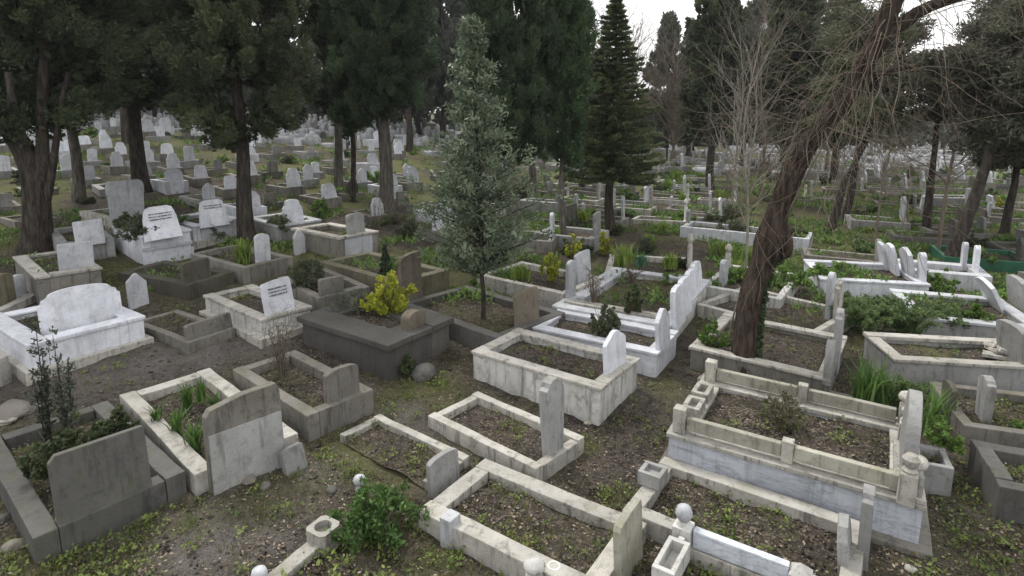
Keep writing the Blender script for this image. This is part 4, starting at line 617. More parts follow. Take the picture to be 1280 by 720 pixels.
o=obj('distant_gravestones',np_mesh('distant_gravestones',V,FC),M['far_stone']); tag(o,'pale gravestones of the farthest rows merging below the trees','gravestones',kind='stuff')
# ------------------------------------------------------------------ trees
def tube(bm_or_list,pts,rad,sides=10,rough=.0,seed=0):
    """tapered tube along points -> appended (verts, quads) in the list pair"""
    Vv,Ff=bm_or_list; P=np.asarray(pts,float); n=len(P)
    T=np.gradient(P,axis=0); T/=np.linalg.norm(T,axis=1)[:,None]+1e-9
    up=np.array([0,1,0.]) if abs(T[0][1])<.8 else np.array([1,0,0.])
    o=len(Vv); A=None
    for i in range(n):
        if A is None: A=np.cross(T[i],up)
        A=A-T[i]*(A@T[i]); A/=np.linalg.norm(A)+1e-9; B=np.cross(T[i],A)
        for k in range(sides):
            t=2*PI*k/sides; r=rad[i]
            if rough: r*=1+rough*(float(vnoise(k*1.7+seed,P[i][2]*.8+seed))-.5)*2+rough*.6*math.sin(k*2.3+seed+P[i][2]*.4)
            v=P[i]+A*math.cos(t)*r+B*math.sin(t)*r; Vv.append(tuple(v))
    for i in range(n-1):
        for k in range(sides):
            k2=(k+1)%sides; Ff.append((o+i*sides+k,o+i*sides+k2,o+(i+1)*sides+k2,o+(i+1)*sides+k))
def smooth_pts(pts,n):
    P=np.asarray(pts,float); t=np.linspace(0,len(P)-1,n); out=[]
    for s in t:
        i=min(int(s),len(P)-2); f=s-i
        p0=P[max(i-1,0)];p1=P[i];p2=P[i+1];p3=P[min(i+2,len(P)-1)]
        out.append(.5*((2*p1)+(p2-p0)*f+(2*p0-5*p1+4*p2-p3)*f*f+(3*p1-p0-3*p2+p3)*f**3))
    return np.array(out)
def sprays(centers,radii,per,size,wid,up=.6,out=.5,axis=None,tone_c=None,jit=.35,shell=.55):
    """needle or leaf sprays scattered through clump ellipsoids: (verts, quads, tone)"""
    K=len(centers); n=K*per
    c=np.repeat(np.asarray(centers),per,0); r=np.repeat(np.asarray(radii),per,0)
    d=rng.normal(size=(n,3)); d/=np.linalg.norm(d,axis=1)[:,None]
    rr=rng.random(n)**.45
    p=c+d*r*rr[:,None]
    ax=np.zeros((n,3)) if axis is None else axis
    o=p-np.array(ax) ; o[:,2]=0; o/=np.linalg.norm(o,axis=1)[:,None]+1e-6
    dr=o*out+np.array([0,0,1.0])*up+d*.5+rng.normal(size=(n,3))*jit
    dr/=np.linalg.norm(dr,axis=1)[:,None]
    s=rng.normal(size=(n,3)); s=np.cross(dr,s); s/=np.linalg.norm(s,axis=1)[:,None]+1e-6
    L=size*rng.uniform(.6,1.35,n)[:,None]; Wd=wid*rng.uniform(.6,1.35,n)[:,None]
    v=np.empty((n,4,3)); v[:,0]=p-dr*L*.5; v[:,1]=p+s*Wd*.5+dr*L*.08; v[:,2]=p+dr*L*.5; v[:,3]=p-s*Wd*.5+dr*L*.08
    f=np.arange(n*4).reshape(n,4)
    tc=np.repeat(rng.random(K) if tone_c is None else tone_c,per)
    tone=np.clip(.68*tc+.32*rng.random(n),0,1)
    return v.reshape(-1,3),f,tone
def join(parts):
    Vs=[];Fs=[];Ts=[];o=0
    for v,f,t in parts: Vs.append(v);Fs.append(f+o);Ts.append(t);o+=len(v)
    return np.concatenate(Vs),np.concatenate(Fs),np.concatenate(Ts)
def cypress_crown(z0,z1,rad,K,per,size,wid,prof='col',lump=.22,seed=0,ragged=.6,clump=(.3,.3,.42),up=.75,out=.5,lean=0.0,sub=6):
    K1=max(30,K//3); per=max(24,int(per*.62))
    t=rng.random(K1)**.9; z=z0+(z1-z0)*t
    if prof=='col': rp=np.minimum(1,(t+.02)/.12)**.6*(1-np.clip((t-.35)/.65,0,1)**1.7*.93)
    elif prof=='broad': rp=np.minimum(1,(t+.06)/.2)**.5*(1-np.clip((t-.55)/.45,0,1)**2*.85)
    else: rp=(1-t)**.8
    th=rng.random(K1)*2*PI
    lum=1+lump*(vnoise(th*2.2+seed*9,z*.9+seed)-.5)*2
    r=rad*rp*lum*(.3+.7*rng.random(K1)**.45)
    low=t<.1; z[low]-=rng.random(low.sum())*ragged
    o=np.stack([np.cos(th),np.sin(th),np.zeros(K1)],1)
    c=o*r[:,None]; c[:,2]=z
    cl=np.array(clump)*1.0; tc=rng.random(K1)
    d=rng.normal(size=(K1,sub,3)); d/=np.linalg.norm(d,axis=2)[:,:,None]
    cc=(c[:,None,:]+d*cl*.95*rng.uniform(.35,1,(K1,sub,1))+o[:,None,:]*cl[0]*.35+np.array([0,0,cl[2]*.25])).reshape(-1,3)
    rr=np.repeat(cl[None]*.46,len(cc),0)*rng.uniform(.6,1.3,(len(cc),1))
    v1=sprays(cc,rr,per,size,wid,up,out,tone_c=np.clip((np.repeat(tc,sub)*.65+.35*rng.random(len(cc)))**1.25*1.15,0,1))
    ci=c*np.array([.62,.62,1]); v2=sprays(ci,np.repeat(cl[None]*.9,K1,0),46,min(.5,size*2.6),min(.24,wid*3.4),up,out,tone_c=np.zeros(K1)+.1)  # inner sprays held at a dark tone: the crown's inside shade, painted in
    v,f,t=join([v1,v2]); v[:,0]+=lean*v[:,2]
    return v,f,t
def add_tree(name,loc,label,cat,trunk,crown,mat,bark,group=None,rz=0.0,part='crown'):
    e=empty(name,loc,rz); tag(e,label,cat,group)
    if trunk: obj('trunk',np_mesh('trunk',trunk[0],trunk[1],smooth=True),M[bark],e)
    if crown is not None:
        v,f,t=crown; obj(part,np_mesh('crown',v,f,t),M[mat],e)
    return e
def straight_trunk(h,r0,r1,lean=(0,0),sides=14,seed=0,rough=.12,limbs=0,zl=2.5,ll=1.2):
    T=([],[]); n=16
    pts=[(lean[0]*(k/n)*h+.05*math.sin(k*.9+seed),lean[1]*(k/n)*h+.05*math.cos(k*1.1+seed),-.3+(h+.3)*k/n) for k in range(n+1)]
    rad=[r1+(r0-r1)*(1-k/n)+ (r0*.5*math.exp(-k/1.0)) for k in range(n+1)]
    tube(T,pts,rad,sides,rough,seed)
    for q in range(limbs):
        zz=zl+random.uniform(0,h-zl)*.6; th=random.random()*6.28; l=ll*random.uniform(.6,1.3)
        tube(T,smooth_pts([(0,0,zz),(math.cos(th)*l*.4,math.sin(th)*l*.4,zz+l*.25),(math.cos(th)*l,math.sin(th)*l,zz+l*.8)],6),np.linspace(r1*.6,.015,6),6)
    return T
TG='trees of the cemetery'
def rel(pts,base): return [(p[0]-base[0],p[1]-base[1],p[2]-base[2]) for p in pts]
# forked tree at the far left
b=TR['fork']; T=([],[]); e=empty('forked_tree',b); tag(e,'dark forked tree with several leaning stems at the left edge','tree',TG)
tube(T,smooth_pts(rel(FORK[0],b),22),np.linspace(.36,.16,22)*np.where(np.arange(22)<2,1.25,1),16,.16,1); obj('trunk',np_mesh('trunk',*T,smooth=True),M['bark'],e)
for k,r0 in ((1,.16),(2,.19),(3,.11)):
    T=([],[]); tube(T,smooth_pts(rel(FORK[k],b),16),np.linspace(r0,r0*.45,16),12,.14,k*3.0); obj('stem',np_mesh('stem',*T,smooth=True),M['bark_g' if k==1 else 'bark'],e)
cr=cypress_crown(3.8,12,3.1,760,170,.12,.04,'broad',.3,1,1.1,(.6,.6,.5),up=.25,out=.6); cr=(cr[0]+np.array([-.3,.6,0]),cr[1],cr[2])
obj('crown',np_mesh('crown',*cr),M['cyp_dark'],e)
def cyp(key,label,h,z0,rad,r0,K,per,size,wid,mat,prof='col',bark='bark',lean=(0,0),seed=0,**kw):
    t_=straight_trunk(h*.85,r0,.06,lean,seed=seed,limbs=7,zl=z0*.9,ll=rad*.7)
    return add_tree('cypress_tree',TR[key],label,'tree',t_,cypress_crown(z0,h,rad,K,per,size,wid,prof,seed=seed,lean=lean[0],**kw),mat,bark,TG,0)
cyp('t2','tall dark tree with straight black trunk behind capped white headstone',12.5,4.1,2.5,.26,559,175,0.136,0.046,'cyp_dark','broad',seed=2,clump=(.55,.55,.5),up=.2,lump=.35,ragged=1.2)
cyp('t3','broad olive brown cypress with thick bare trunk beside small white stone',11.5,3.5,1.75,.2,728,192,0.109,0.037,'cyp_brown','broad',seed=3,clump=(.36,.36,.42),up=.3,lump=.3,ragged=.9)
cyp('t4','thin stemmed narrow dark cypress just left of the twin thick trunk',11,2.9,.75,.09,390,140,0.116,0.037,'cyp_blue','col',seed=4,clump=(.24,.24,.4))
cyp('t5','big dark cypress with thick grey trunk in the middle left',12,3.9,1.3,.24,676,183,0.116,0.037,'cyp','broad','bark_g',seed=5,clump=(.36,.36,.5),ragged=.8)
cyp('t7a','large dense cypress with grey stem behind the young evergreen',12,3.2,1.08,.19,624,183,0.109,0.034,'cyp','broad','bark_g',seed=6,clump=(.3,.3,.5),ragged=1.0)
cyp('t7c','slim trunked cypress half hidden behind the large dense cypress',12,4,1.0,.16,300,80,.2,.07,'cyp_dark','col','bark_g',seed=7)
cyp('t7b','slender deep green cypress with pale thin trunk left of the spruce',10.5,2.8,.62,.10,546,166,0.102,0.031,'cyp_blue','broad','bark_g',seed=8,clump=(.26,.26,.45),ragged=.5)
cyp('t12','dark pointed cypress behind the bare saplings',11.3,3.0,1.35,.2,420,90,.22,.08,'cyp_dark','col','bark',seed=9,lump=.3)
cyp('t313','narrow dim cypress standing behind the broad olive brown one',12,3.4,1.0,.17,260,80,.22,.08,'cyp_dark','broad','bark_g',seed=10)
cyp('b1','thin grey trunked cypress between forked tree and straight black trunk',11,3.4,1.7,.17,300,80,.22,.08,'cyp_dark','broad','bark_g',seed=11,clump=(.5,.5,.5))
cyp('b2','small dark cypress far up the slope left of the young evergreen',13,4.4,1.6,.22,240,70,.3,.11,'cyp','col','bark',seed=12)
for k_,(bb_,y_) in dict(b5=(.462,30.5),b6=(.545,34.0),b7=(.60,41.0)).items(): TR[k_]=(bb_*y_,y_,float(terr(bb_*y_,y_)))
cyp('b5','dark broad cypress behind the leaning trunk, right of the bare saplings',11.5,2.8,1.6,.2,380,80,.24,.085,'cyp_dark','col','bark',seed=14,lump=.35)
cyp('b6','olive brown cypress filling the view behind the upper leaning trunk',10.5,2.6,1.7,.2,360,80,.26,.09,'cyp_brown','col','bark',seed=15,lump=.35)
# spruce
def spruce(h,z0,rad,whorls,size):
    Vv=[];parts=[]
    C=[];Rr=[];tn=[]
    T=straight_trunk(h,.15,.02,sides=10,seed=2)
    for wz in range(whorls):
        t=wz/(whorls-1); z=z0+(h-z0)*t**.95; L=rad*(1-t)**.85*random.uniform(.85,1.12)+.12
        nb=9 if t<.7 else 6
        off=random.random()*6
        for k in range(nb):
            th=off+2*PI*k/nb+random.uniform(-.25,.25); l=L*random.uniform(.7,1.15)
            m=max(3,int(l/.2)); tb=random.random()
            pts=[]
            for s in range(m+1):
                q=s/m; rr=l*q; zz=z-.28*l*q+.22*l*q*q*1.2
                pts.append((rr*math.cos(th),rr*math.sin(th),zz))
                if s:
                    C.append(pts[-1]); w_=.1+.17*(1-q)*min(1,l); Rr.append((w_,w_,.055)); tn.append(tb)
            tube(T,pts,np.linspace(.022,.006,m+1),4)
    return T,sprays(np.array(C),np.array(Rr),60,size,.04,up=.05,out=.9,tone_c=np.array(tn),jit=.35)
T,cr=spruce(7.5,1.9,1.6,34,.15); add_tree('spruce_tree',TR['spruce'],'conical olive green spruce with tiered drooping branches against the sky','tree',T,cr,'spruce','bark',TG)
T,cr=spruce(5.0,1.7,1.3,20,.2); add_tree('spruce_tree',TR['t9'],'low wide spreading conifer behind the spruce','tree',T,cr,'spruce','bark',TG)
# young evergreen
def young_tree():
    h=5.8; T=([],[])
    pts=smooth_pts([(0,0,-.1),(.03,0,.6),(-.02,.02,1.3),(.02,0,2.4),(-.1,.0,4.2),(-.16,0,5.6)],18); tube(T,pts,np.linspace(.055,.012,18),9,.1)
    C=[];Rr=[]
    for k in range(270):
        t=random.random()**1.35; z=1.3+(h-1.3)*t; rmax=1.42*(1-max(0,(t-.14))/.86)**1.0*min(1,(t+.14)/.26)*(.7+.55*float(vnoise(k*2.1+t*7,t*9)))+.06
        th=random.random()*6.28; l=rmax*random.uniform(.3,1.15)
        x0=-.16*t
        tube(T,[(x0*.8,0,z-.35*l),(x0+math.cos(th)*l*.5,math.sin(th)*l*.5,z-.12*l),(x0+math.cos(th)*l,math.sin(th)*l,z+.12*l)],[.012,.008,.003],4)
        for q in (.4,.7,1.0):
            C.append((x0+math.cos(th)*l*q,math.sin(th)*l*q,z-.2*l+.32*l*q)); Rr.append((.15,.15,.13))
    return T,sprays(np.array(C),np.array(Rr),27,.105,.034,up=.35,out=.5,jit=.8)
T,cr=young_tree(); add_tree('evergreen_tree',TR['olive'],'young grey green evergreen tree with thin dark trunk in the bare earth grave','tree',T,cr,'olive','bark',TG)
# leaning trunk with limbs, ivy and hanging vines
b=TR['lean']; e=empty('leaning_tree',b); tag(e,'thick dark leaning trunk with burl, ivy and tangled bare vines','tree',TG)
P=smooth_pts(rel(LEAN,b),44); s=np.linspace(0,1,44)
rad=.195-.075*s+.05*np.exp(-s/.05)+.06*np.exp(-((s-.31)/.04)**2)
P[:,1]+=.12*np.sin(s*5)
T=([],[]); tube(T,P,rad,24,.09,4); obj('trunk',np_mesh('trunk',*T,smooth=True),M['bark_l'],e)
bm=bmesh.new(); bmesh.ops.create_icosphere(bm,subdivisions=3,radius=.2)
for v in bm.verts: v.co*=1+.35*mn.noise(v.co*6); v.co.x*=.8; v.co.z*=1.5
for v in bm.verts: v.co+=Vector(P[14])+Vector((.17,-.06,-.02))
bm_obj('burl',bm,M['bark_l'],e,True)
for k,l in enumerate(LBR[:2]):
    T=([],[]); q=smooth_pts(rel(l,b),14); q[:,1]+=np.linspace(0,(-.6,.5,.6)[k],14); tube(T,q,np.linspace((.13,.07,.07)[k],.03,14),9,.12,k); obj('limb',np_mesh('limb',*T,smooth=True),M['bark_l'],e)
# ivy up the right side of the trunk
C=[];
for k in range(110):
    i=int(random.triangular(1,19,5)); a_=random.uniform(-.9,.5)
    C.append(P[i]+np.array([math.cos(a_)*rad[i]*1.02,math.sin(a_)*rad[i]*1.02,random.uniform(-.1,.1)]))
v,f,t=sprays(np.array(C),np.full((len(C),3),.06),26,.05,.045,up=-.2,out=.3,jit=.9); obj('ivy',np_mesh('ivy',v,f,t),M['ivy'],e)
# bare twigs and vines growing through and off the limbs
def twig_walk(p,d,n,step,droop,wob,r0,T,fork=.25,depth=0,sides=4):
    pts=[np.array(p,float)]; d=np.array(d,float); d/=np.linalg.norm(d)
    for k in range(n):
        d=d+rng.normal(size=3)*wob+np.array([0,0,-droop]); d/=np.linalg.norm(d)
        pts.append(pts[-1]+d*step)
        if depth<3 and random.random()<fork:
            dd=d+rng.normal(size=3)*.55; twig_walk(pts[-1],dd,max(3,int((n-k)*.75)),step*.85,droop,wob*1.1,r0*(1-k/n)*.7,T,fork*.8,depth+1,3)
    tube(T,pts,np.linspace(r0,max(.0025,r0*.25),len(pts)),sides)
T=([],[])
for k in range(88):
    i=random.randint(22,43); d=rng.normal(size=3)*np.array([1,.8,.6])+np.array([-.5 if random.random()<.65 else .6,-.1,.1])
    twig_walk(P[i],d,random.randint(8,15),.22,.08,.2,random.uniform(.004,.009),T,.27)
obj('twig_tangle',np_mesh('twigs',*T),M['twig_b'],e)
T=([],[])
for k in range(22):
    i=random.randint(26,42); d=np.array([random.uniform(-.9,.6),random.uniform(-.5,.3),-.5])
    twig_walk(P[i],d,random.randint(12,22),.2,.16,.16,random.uniform(.005,.011),T,.08)
# two stout vines winding on the trunk
for ph in (2.6,):
    q=[P[i]+np.array([math.cos(ph+i*.16)*rad[i]*1.08,math.sin(ph+i*.16-1.2)*rad[i]*1.08,0]) for i in range(3,40)]
    tube(T,q,np.linspace(.018,.008,len(q)),6)
obj('vine',np_mesh('vines',*T),M['vine'],e)
# bare saplings
def bare_tree(h,r0,spread,T,nb=16,zb=.35,step=.25):
    pts=smooth_pts([(0,0,-.2),(random.uniform(-.1,.1),.05,h*.3),(random.uniform(-.3,.3),.1,h*.65),(random.uniform(-.5,.5),0,h)],16); tube(T,pts,np.linspace(r0,.01,16),8)
    for k in range(nb):
        i=random.randint(int(16*zb),14); th=random.random()*6.28
        twig_walk(pts[i],(math.cos(th)*spread,math.sin(th)*spread,.9),random.randint(7,12),step,-.01,.14,r0*.5*(1-i/18),T,.3)
def bare(name,loc,label,h,r0,spread,mat,nb,zb=.35,step=.25):
    e=empty(name,loc); tag(e,label,'tree','bare trees and saplings'); 
    T=([],[]); pts=[(0,0,-.2),(0,0,.2)]
    bare_tree(h,r0,spread,T,nb,zb,step)
    n0=15*8; F=T[1]
    tr=(T[0][:128],F[:n0]); obj('trunk',np_mesh('trunk',*tr,smooth=True),M[mat],e)
    vv=np.array(T[0][128:]); ff=np.array(F[n0:])-128; obj('twigs',np_mesh('twigs',vv,ff),M[mat],e)
    return e
bare('bare_tree',TR['sap1'],'pale bare sapling just left of the leaning trunk',6.5,.05,.55,'twig',20,.25,.26)
bare('bare_tree',TR['sap2'],'second pale bare sapling, left of and behind the first',7.5,.06,.5,'twig',22,.25,.28)
bare('bare_tree',TR['b4'],'taller brownish bare tree behind the leaning trunk',8.5,.08,.7,'twig_b',30,.3,.3)
bare('bare_tree',(5.9,14.6,float(terr(5.9,14.6))),'wispy bare sapling against the dark cypress beside the trunk',6.0,.04,.6,'twig',22,.3,.24)
bare('bare_tree',(11.6,18.6,float(terr(11.6,18.6))),'tangled bare sapling right of the leaning trunk',6.2,.045,.9,'twig_b',34,.35,.24)
bare('bare_tree',(12.6,17.2,float(terr(12.6,17.2))),'bare branching tree under the dark pine canopy',7.0,.06,.9,'twig_b',34,.35,.27)
for k,(u,y,h,lb) in enumerate([(.165,41,9.0,'brown bare tree between spruce and far cypress'),(.20,48,10,'hazy brown bare tree behind the far pointed cypress'),(.27,44,8.5,'brownish bare tree in the gap left of the saplings'),(.46,36,9,'dim bare tree in the sky gap right of the leaning trunk'),(.53,40,9.5,'dim bare tree beyond the thin slanting trunks')]):
    x=u*y; bare('bare_tree',(x,y,float(terr(x,y))),lb,h,.13,.75,'twig_b',110,.2,.42)
# pines of the right side: slanting trunks under one dark canopy
def pine(key,label,pts,r0,clumps,mat,per=150):
    b=TR[key]; e=empty('pine_tree',b); tag(e,label,'tree',TG)
    P_=rel(pts,b); T=([],[]); q=smooth_pts(P_,20); tube(T,q,np.linspace(r0,r0*.45,20)*(1+.4*np.exp(-np.arange(20)/1.2)),12,.14,len(key)); obj('trunk',np_mesh('trunk',*T,smooth=True),M['bark'],e)
    C=[];Rr=[];B=([],[])
    for (dx,dy,z,rx,n) in clumps:
        for k in range(n):
            a_=random.random()*6.28; r=rx*random.random()**.55
            p_=(dx+r*math.cos(a_),dy+r*math.sin(a_),z+random.uniform(-.5,.5)-.12*r); C.append(p_); Rr.append((.5,.5,.24))
            if k%3==0:
                i=min(range(20),key=lambda j:abs(q[j][2]-z+.8)); tube(B,smooth_pts([q[i],(.5*(q[i][0]+p_[0]),.5*(q[i][1]+p_[1]),.5*(q[i][2]+p_[2])+.15),p_],5),np.linspace(.04,.01,5),5)
    obj('branches',np_mesh('branches',*B),M['bark'],e)
    v,f,t=sprays(np.array(C),np.array(Rr),int(per*1.5),.2,.05,up=.3,out=.5,jit=.6); obj('crown',np_mesh('crown',v,f,t),M[mat],e)
pine('r1','slanting dark pine trunk at right with heavy black canopy',RL['r1'],.17,[(1.6,0,3.9,1.3,60),(2.2,0,5.2,1.9,120),(2.9,.5,6.8,2.2,120),(1.0,1,5.6,1.5,50)],'pine')
pine('r2','dark pine with thin upright trunk left of the slanting one',RL['r2'],.13,[(.3,0,4.6,1.4,44),(.9,.5,5.7,1.5,44)],'pine',120)
pine('r3','thin slanting forked trunk just right of the leaning trunk',RL['r3'],.13,[(.7,0,4.3,1.4,44),(1.0,.6,5.7,1.5,50),(1.0,.6,7.2,1.2,30)],'cyp_brown',110)
pine('r4','second thin slanting trunk behind the forked one',RL['r4'],.14,[(.6,0,5.2,1.4,34),(.9,.6,7.2,1.7,44)],'pine',110)
pine('r5','dark tree with low black crown at the right edge',RL['r5'],.14,[(.4,-.2,3.0,1.3,60),(.3,0,4.6,2.1,120),(.5,0,6.4,2.3,120),(.7,0,8.2,2.0,80)],'pine',130)
# belt of trees behind
def far_proto(seed,rad,h,z0,prof,mat,K=230,per=60):
    return add_tree('cypress_tree',(0,0,0),None,None,straight_trunk(h*.8,.2,.05,seed=seed,sides=8),cypress_crown(z0,h,rad,K,per,.42,.15,prof,.32,seed,1.0,(.45,.45,.7)),mat,'bark')
FP=[far_proto(21,1.5,12,2.6,'col','far'),far_proto(22,1.9,12,3.0,'broad','far'),far_proto(23,1.3,12,2.2,'col','cyp_dark'),far_proto(24,2.3,11,3.2,'broad','cyp_dark')]
used=set(); n=0; counts={}
spots=[]
for k in range(900):
    y=random.uniform(34,78); bb=random.uniform(-1.05,1.05); x=bb*y
    u_=640+720*bb*1.0
    if any(math.hypot(x-s[0],y-s[1])<2.6 for s in spots): continue
    if any(math.hypot(x-c[0],y-c[1])<1.2 for c in cand): continue
    if .13<bb<.36 and y<52: continue
    if .60<bb<.78 and random.random()<.75: continue
    spots.append((x,y,bb))
    if len(spots)>=72: break
spots.sort(key=lambda s:s[1])
for x,y,bb in spots:
    i=random.choice((0,1,1,3) if y<60 else (0,0,2,1)); 
    if i not in used: used.add(i); o=FP[i]
    else: o=copy_tree(FP[i])
    s=random.uniform(.9,1.25)
    if .13<bb<.36: s=random.uniform(.5,.72)*y/56; 
    if .56<bb<.8: s*=.55
    o.location=(x,y,float(terr(x,y))-.1); o.rotation_euler=(0,0,random.random()*6.28); o.scale=(s*random.uniform(.85,1.2),s*random.uniform(.85,1.2),s)
    lm=landmark(x,y); key=(i,lm); n=counts[key]=counts.get(key,0)+1
    tag(o,['pale pointed cypress','broad hazy cypress','thin dark cypress','wide dark evergreen'][i]+' in the far belt, '+['nearest','second','third','fourth','fifth','sixth','seventh','eighth','ninth','tenth'][min(n-1,9)]+' of these beyond '+lm,'tree','trees of the far belt')
for i in range(4):
    if i not in used:
        for c in list(FP[i].children): bpy.data.objects.remove(c)
        bpy.data.objects.remove(FP[i])
# the pointed trees standing in the sky gap
for k,(bb,y,h,r,mt,lb) in enumerate([(.258,50,11.2,1.6,'far','pointed blue grey cypress top in the sky gap right of spruce'),(.295,52,11.0,.95,'cyp_dark','slimmer dark cypress spire beside the blue grey one'),(.335,66,9.0,1.2,'far','faint low spire in the middle of the sky gap'),(.35,72,9.2,1.2,'far','faintest low spire at right of the sky gap')]):
    x=bb*y; add_tree('cypress_tree',(x,y,float(terr(x,y))),lb,'tree',straight_trunk(h*.8,.2,.05,seed=k,sides=8),cypress_crown(1.5,h,r,240,60,.4,.14,'col',.3,k+40,.8,(.4,.4,.6)),mt,'bark','trees of the far belt')
# the wood that closes the view behind everything
C=[];Rr=[];tn=[]
for k in range(2200):
    bb=random.uniform(-1.35,1.4); y=random.uniform(66,84); x=bb*y
    gap=.1<bb<.37
    hmax=(4.6 if gap else 9.5+3*float(vnoise(bb*9,3))) if bb>-.3 else 8
    if .57<bb<.8: hmax=4
    z=float(terr(x,y))+random.random()**1.1*hmax*(.6+.8*float(vnoise(bb*22,7)))
    C.append((x,y,z)); q_=random.uniform(.8,1.5); Rr.append((q_,q_,q_*.9)); tn.append(random.random())
v,f,t=sprays(np.array(C),np.array(Rr),80,.95,.42,up=.5,out=.3,tone_c=np.array(tn))
tag(obj('distant_wood',np_mesh('distant_wood',v,f,t),M['far']),'hazy far wood closing the view behind the graves','wood',kind='stuff')
# ------------------------------------------------------------------ shrubs and garden plants
def blades(n,rad,h,wid,lean=.5,seg=3):
    """arching strap leaves from a common foot: (verts, quads, tone)"""
    V_=[];F_=[];T_=[]
    for k in range(n):
        th=random.random()*6.28; r0=rad*.45*random.random(); l=h*random.uniform(.6,1.1); ln=lean*random.uniform(.2,1.2); w=wid*random.uniform(.7,1.2); tw=th+PI/2+random.uniform(-.5,.5)
        px,py=r0*math.cos(random.random()*6.28),r0*math.sin(random.random()*6.28); o=len(V_); tn=random.random()
        for s in range(seg+1):
            q=s/seg; d=ln*l*q*q; z=l*q*(1-.35*ln*q*q); ww=w*(1-q**2.2*.93)*.5
            x,y=px+math.cos(th)*d,py+math.sin(th)*d
            V_+= [(x-math.cos(tw)*ww,y-math.sin(tw)*ww,z),(x+math.cos(tw)*ww,y+math.sin(tw)*ww,z)]
        for s in range(seg): F_.append((o+2*s,o+2*s+1,o+2*s+3,o+2*s+2)); T_.append(tn)
    return np.array(V_),np.array(F_),np.array(T_)
def shrub(kind,x,y,z,h,w,lb):
    e=empty('shrub' if not kind.startswith('blade') else 'plant',(x,y,z)); r=w/2; T=([],[])
    tag(e,lb,'shrub' if not kind.startswith('blade') else 'plant','shrubs and plants on the graves')
    def stems(n,rr,h0=.8):
        tips=[]
        for k in range(n):
            th=random.random()*6.28; q=rr*random.random()**.5; p=(q*math.cos(th),q*math.sin(th),h*h0*random.uniform(.6,1.1)); tips.append(p)
            tube(T,smooth_pts([(p[0]*.12,p[1]*.12,-.05),(p[0]*.5,p[1]*.5,p[2]*.5),p],6),np.linspace(.008,.003,6),4)
        return tips
    if kind.startswith('blade'):
        v,f,t=blades(int(46 if w<.5 else 110),r*1.2,h*1.1,.03 if w<.5 else .04,.45); m=kind
    elif kind=='fern':
        parts=[]
        for k in range(max(14,int(w*40))):
            th=random.random()*6.28; l=max(h,w*.5)*random.uniform(.6,1.1); q=np.linspace(.15,1,9); bx=r*.55*math.cos(k*2.4)*random.random();by=r*.55*math.sin(k*2.4)*random.random()
            c=np.stack([bx+math.cos(th)*l*.6*q,by+math.sin(th)*l*.6*q,h*.95*(1.5*q-.75*q*q*1.1)*random.uniform(.7,1.15)],1)
            parts.append(sprays(c,np.full((9,3),.055),14,.075,.022,up=.2,out=.3,jit=.8,tone_c=np.full(9,random.random())))
        v,f,t=join(parts); m='fern'
    else:
        size,wd,n,per,m={'broad':(.06,.032,130,24,'broad'),'broad_y':(.06,.035,90,30,'broad_y'),'broad_b':(.07,.04,60,30,'broad_b'),'broad_d':(.06,.035,110,34,'broad_d'),'broad_g':(.05,.026,120,36,'broad_g'),'fine':(.06,.012,90,36,'fine'),'spike':(.06,.022,80,22,'spike'),'twiggy':(.035,.016,40,9,'twiggy'),'twiggy_g':(.05,.022,70,16,'twiggy_g'),'conifer':(.07,.02,110,36,'conifer')}[kind]
        if kind=='spike':
            C=[]
            for k in range(5):
                th=random.random()*6.28; tx,ty=r*.35*math.cos(th),r*.35*math.sin(th); hh=h*(1.0 if k==0 else random.uniform(.45,.8))
                q=smooth_pts([(tx*.2,ty*.2,-.05),(tx*.7,ty*.7,hh*.5),(tx,ty,hh)],12); tube(T,q,np.linspace(.011,.003,12),5)
                for j in range(16):
                    s=j/15; p=q[min(11,int(s*11))]; C.append(p+rng.normal(size=3)*.03)
            C=np.array(C); Rr=np.full((len(C),3),.055); v,f,t=sprays(C,Rr,14,size,wd,up=.6,out=.4,jit=.6)
        else:
            tips=stems(14 if kind!='twiggy' else 26,r*(.8 if kind!='conifer' else .4))
            if kind in('twiggy','twiggy_g'):
                for k in range(24): twig_walk(random.choice(tips),rng.normal(size=3)*.6+np.array([0,0,.7]),5,h*.09,0,.2,.005,T,.3)
            C=[]
            if kind in('broad','broad_b','broad_y','broad_d','broad_g','fine'):
                ns=max(9,int(n/6)); m_=n//ns   # leaves follow straggling stems
                for k in range(ns):
                    th=random.random()*6.28; rr_=r*random.random()**.6*1.08; hh=h*random.uniform(.45,1.12)*(1-.45*(rr_/r)**2); 
                    q_=smooth_pts([(rr_*.15*math.cos(th),rr_*.15*math.sin(th),0),(rr_*.7*math.cos(th+.3),rr_*.7*math.sin(th+.3),hh*.55),(rr_*math.cos(th),rr_*math.sin(th),hh)],9)
                    tube(T,q_,np.linspace(.007,.002,9),4)
                    for j in range(m_): C.append(q_[min(8,2+int(7*random.random()**.7))]+rng.normal(size=3)*r*.09)
            else:
                for k in range(n):
                    d=rng.normal(size=3); d/=np.linalg.norm(d); q=random.random()**.4; tt=random.random()
                    if kind=='conifer': C.append((r*(1-tt)*d[0]*q,r*(1-tt)*d[1]*q,h*(.08+.92*tt)))
                    else: C.append((r*d[0]*q,r*d[1]*q,h*.52+h*.48*d[2]*q))
            n=len(C)
            C=np.array(C); s_=min(r,h)*.14; v,f,t=sprays(C,np.full((n,3),max(.03,s_)),per,size,wd,up=.3,out=.4,jit=.8)
    if T[0]: obj('stems',np_mesh('stems',*T),M['twig_b' if kind!='spike' else 'bark'],e)
    obj('leaves' if m not in('broad_y',) else 'leaves',np_mesh('leaves',v,f,t),M[m],e)
    return e
for k,x,y,z,h,w,lb in SHR: shrub(k,x,y,z,max(.08,h),w,lb)
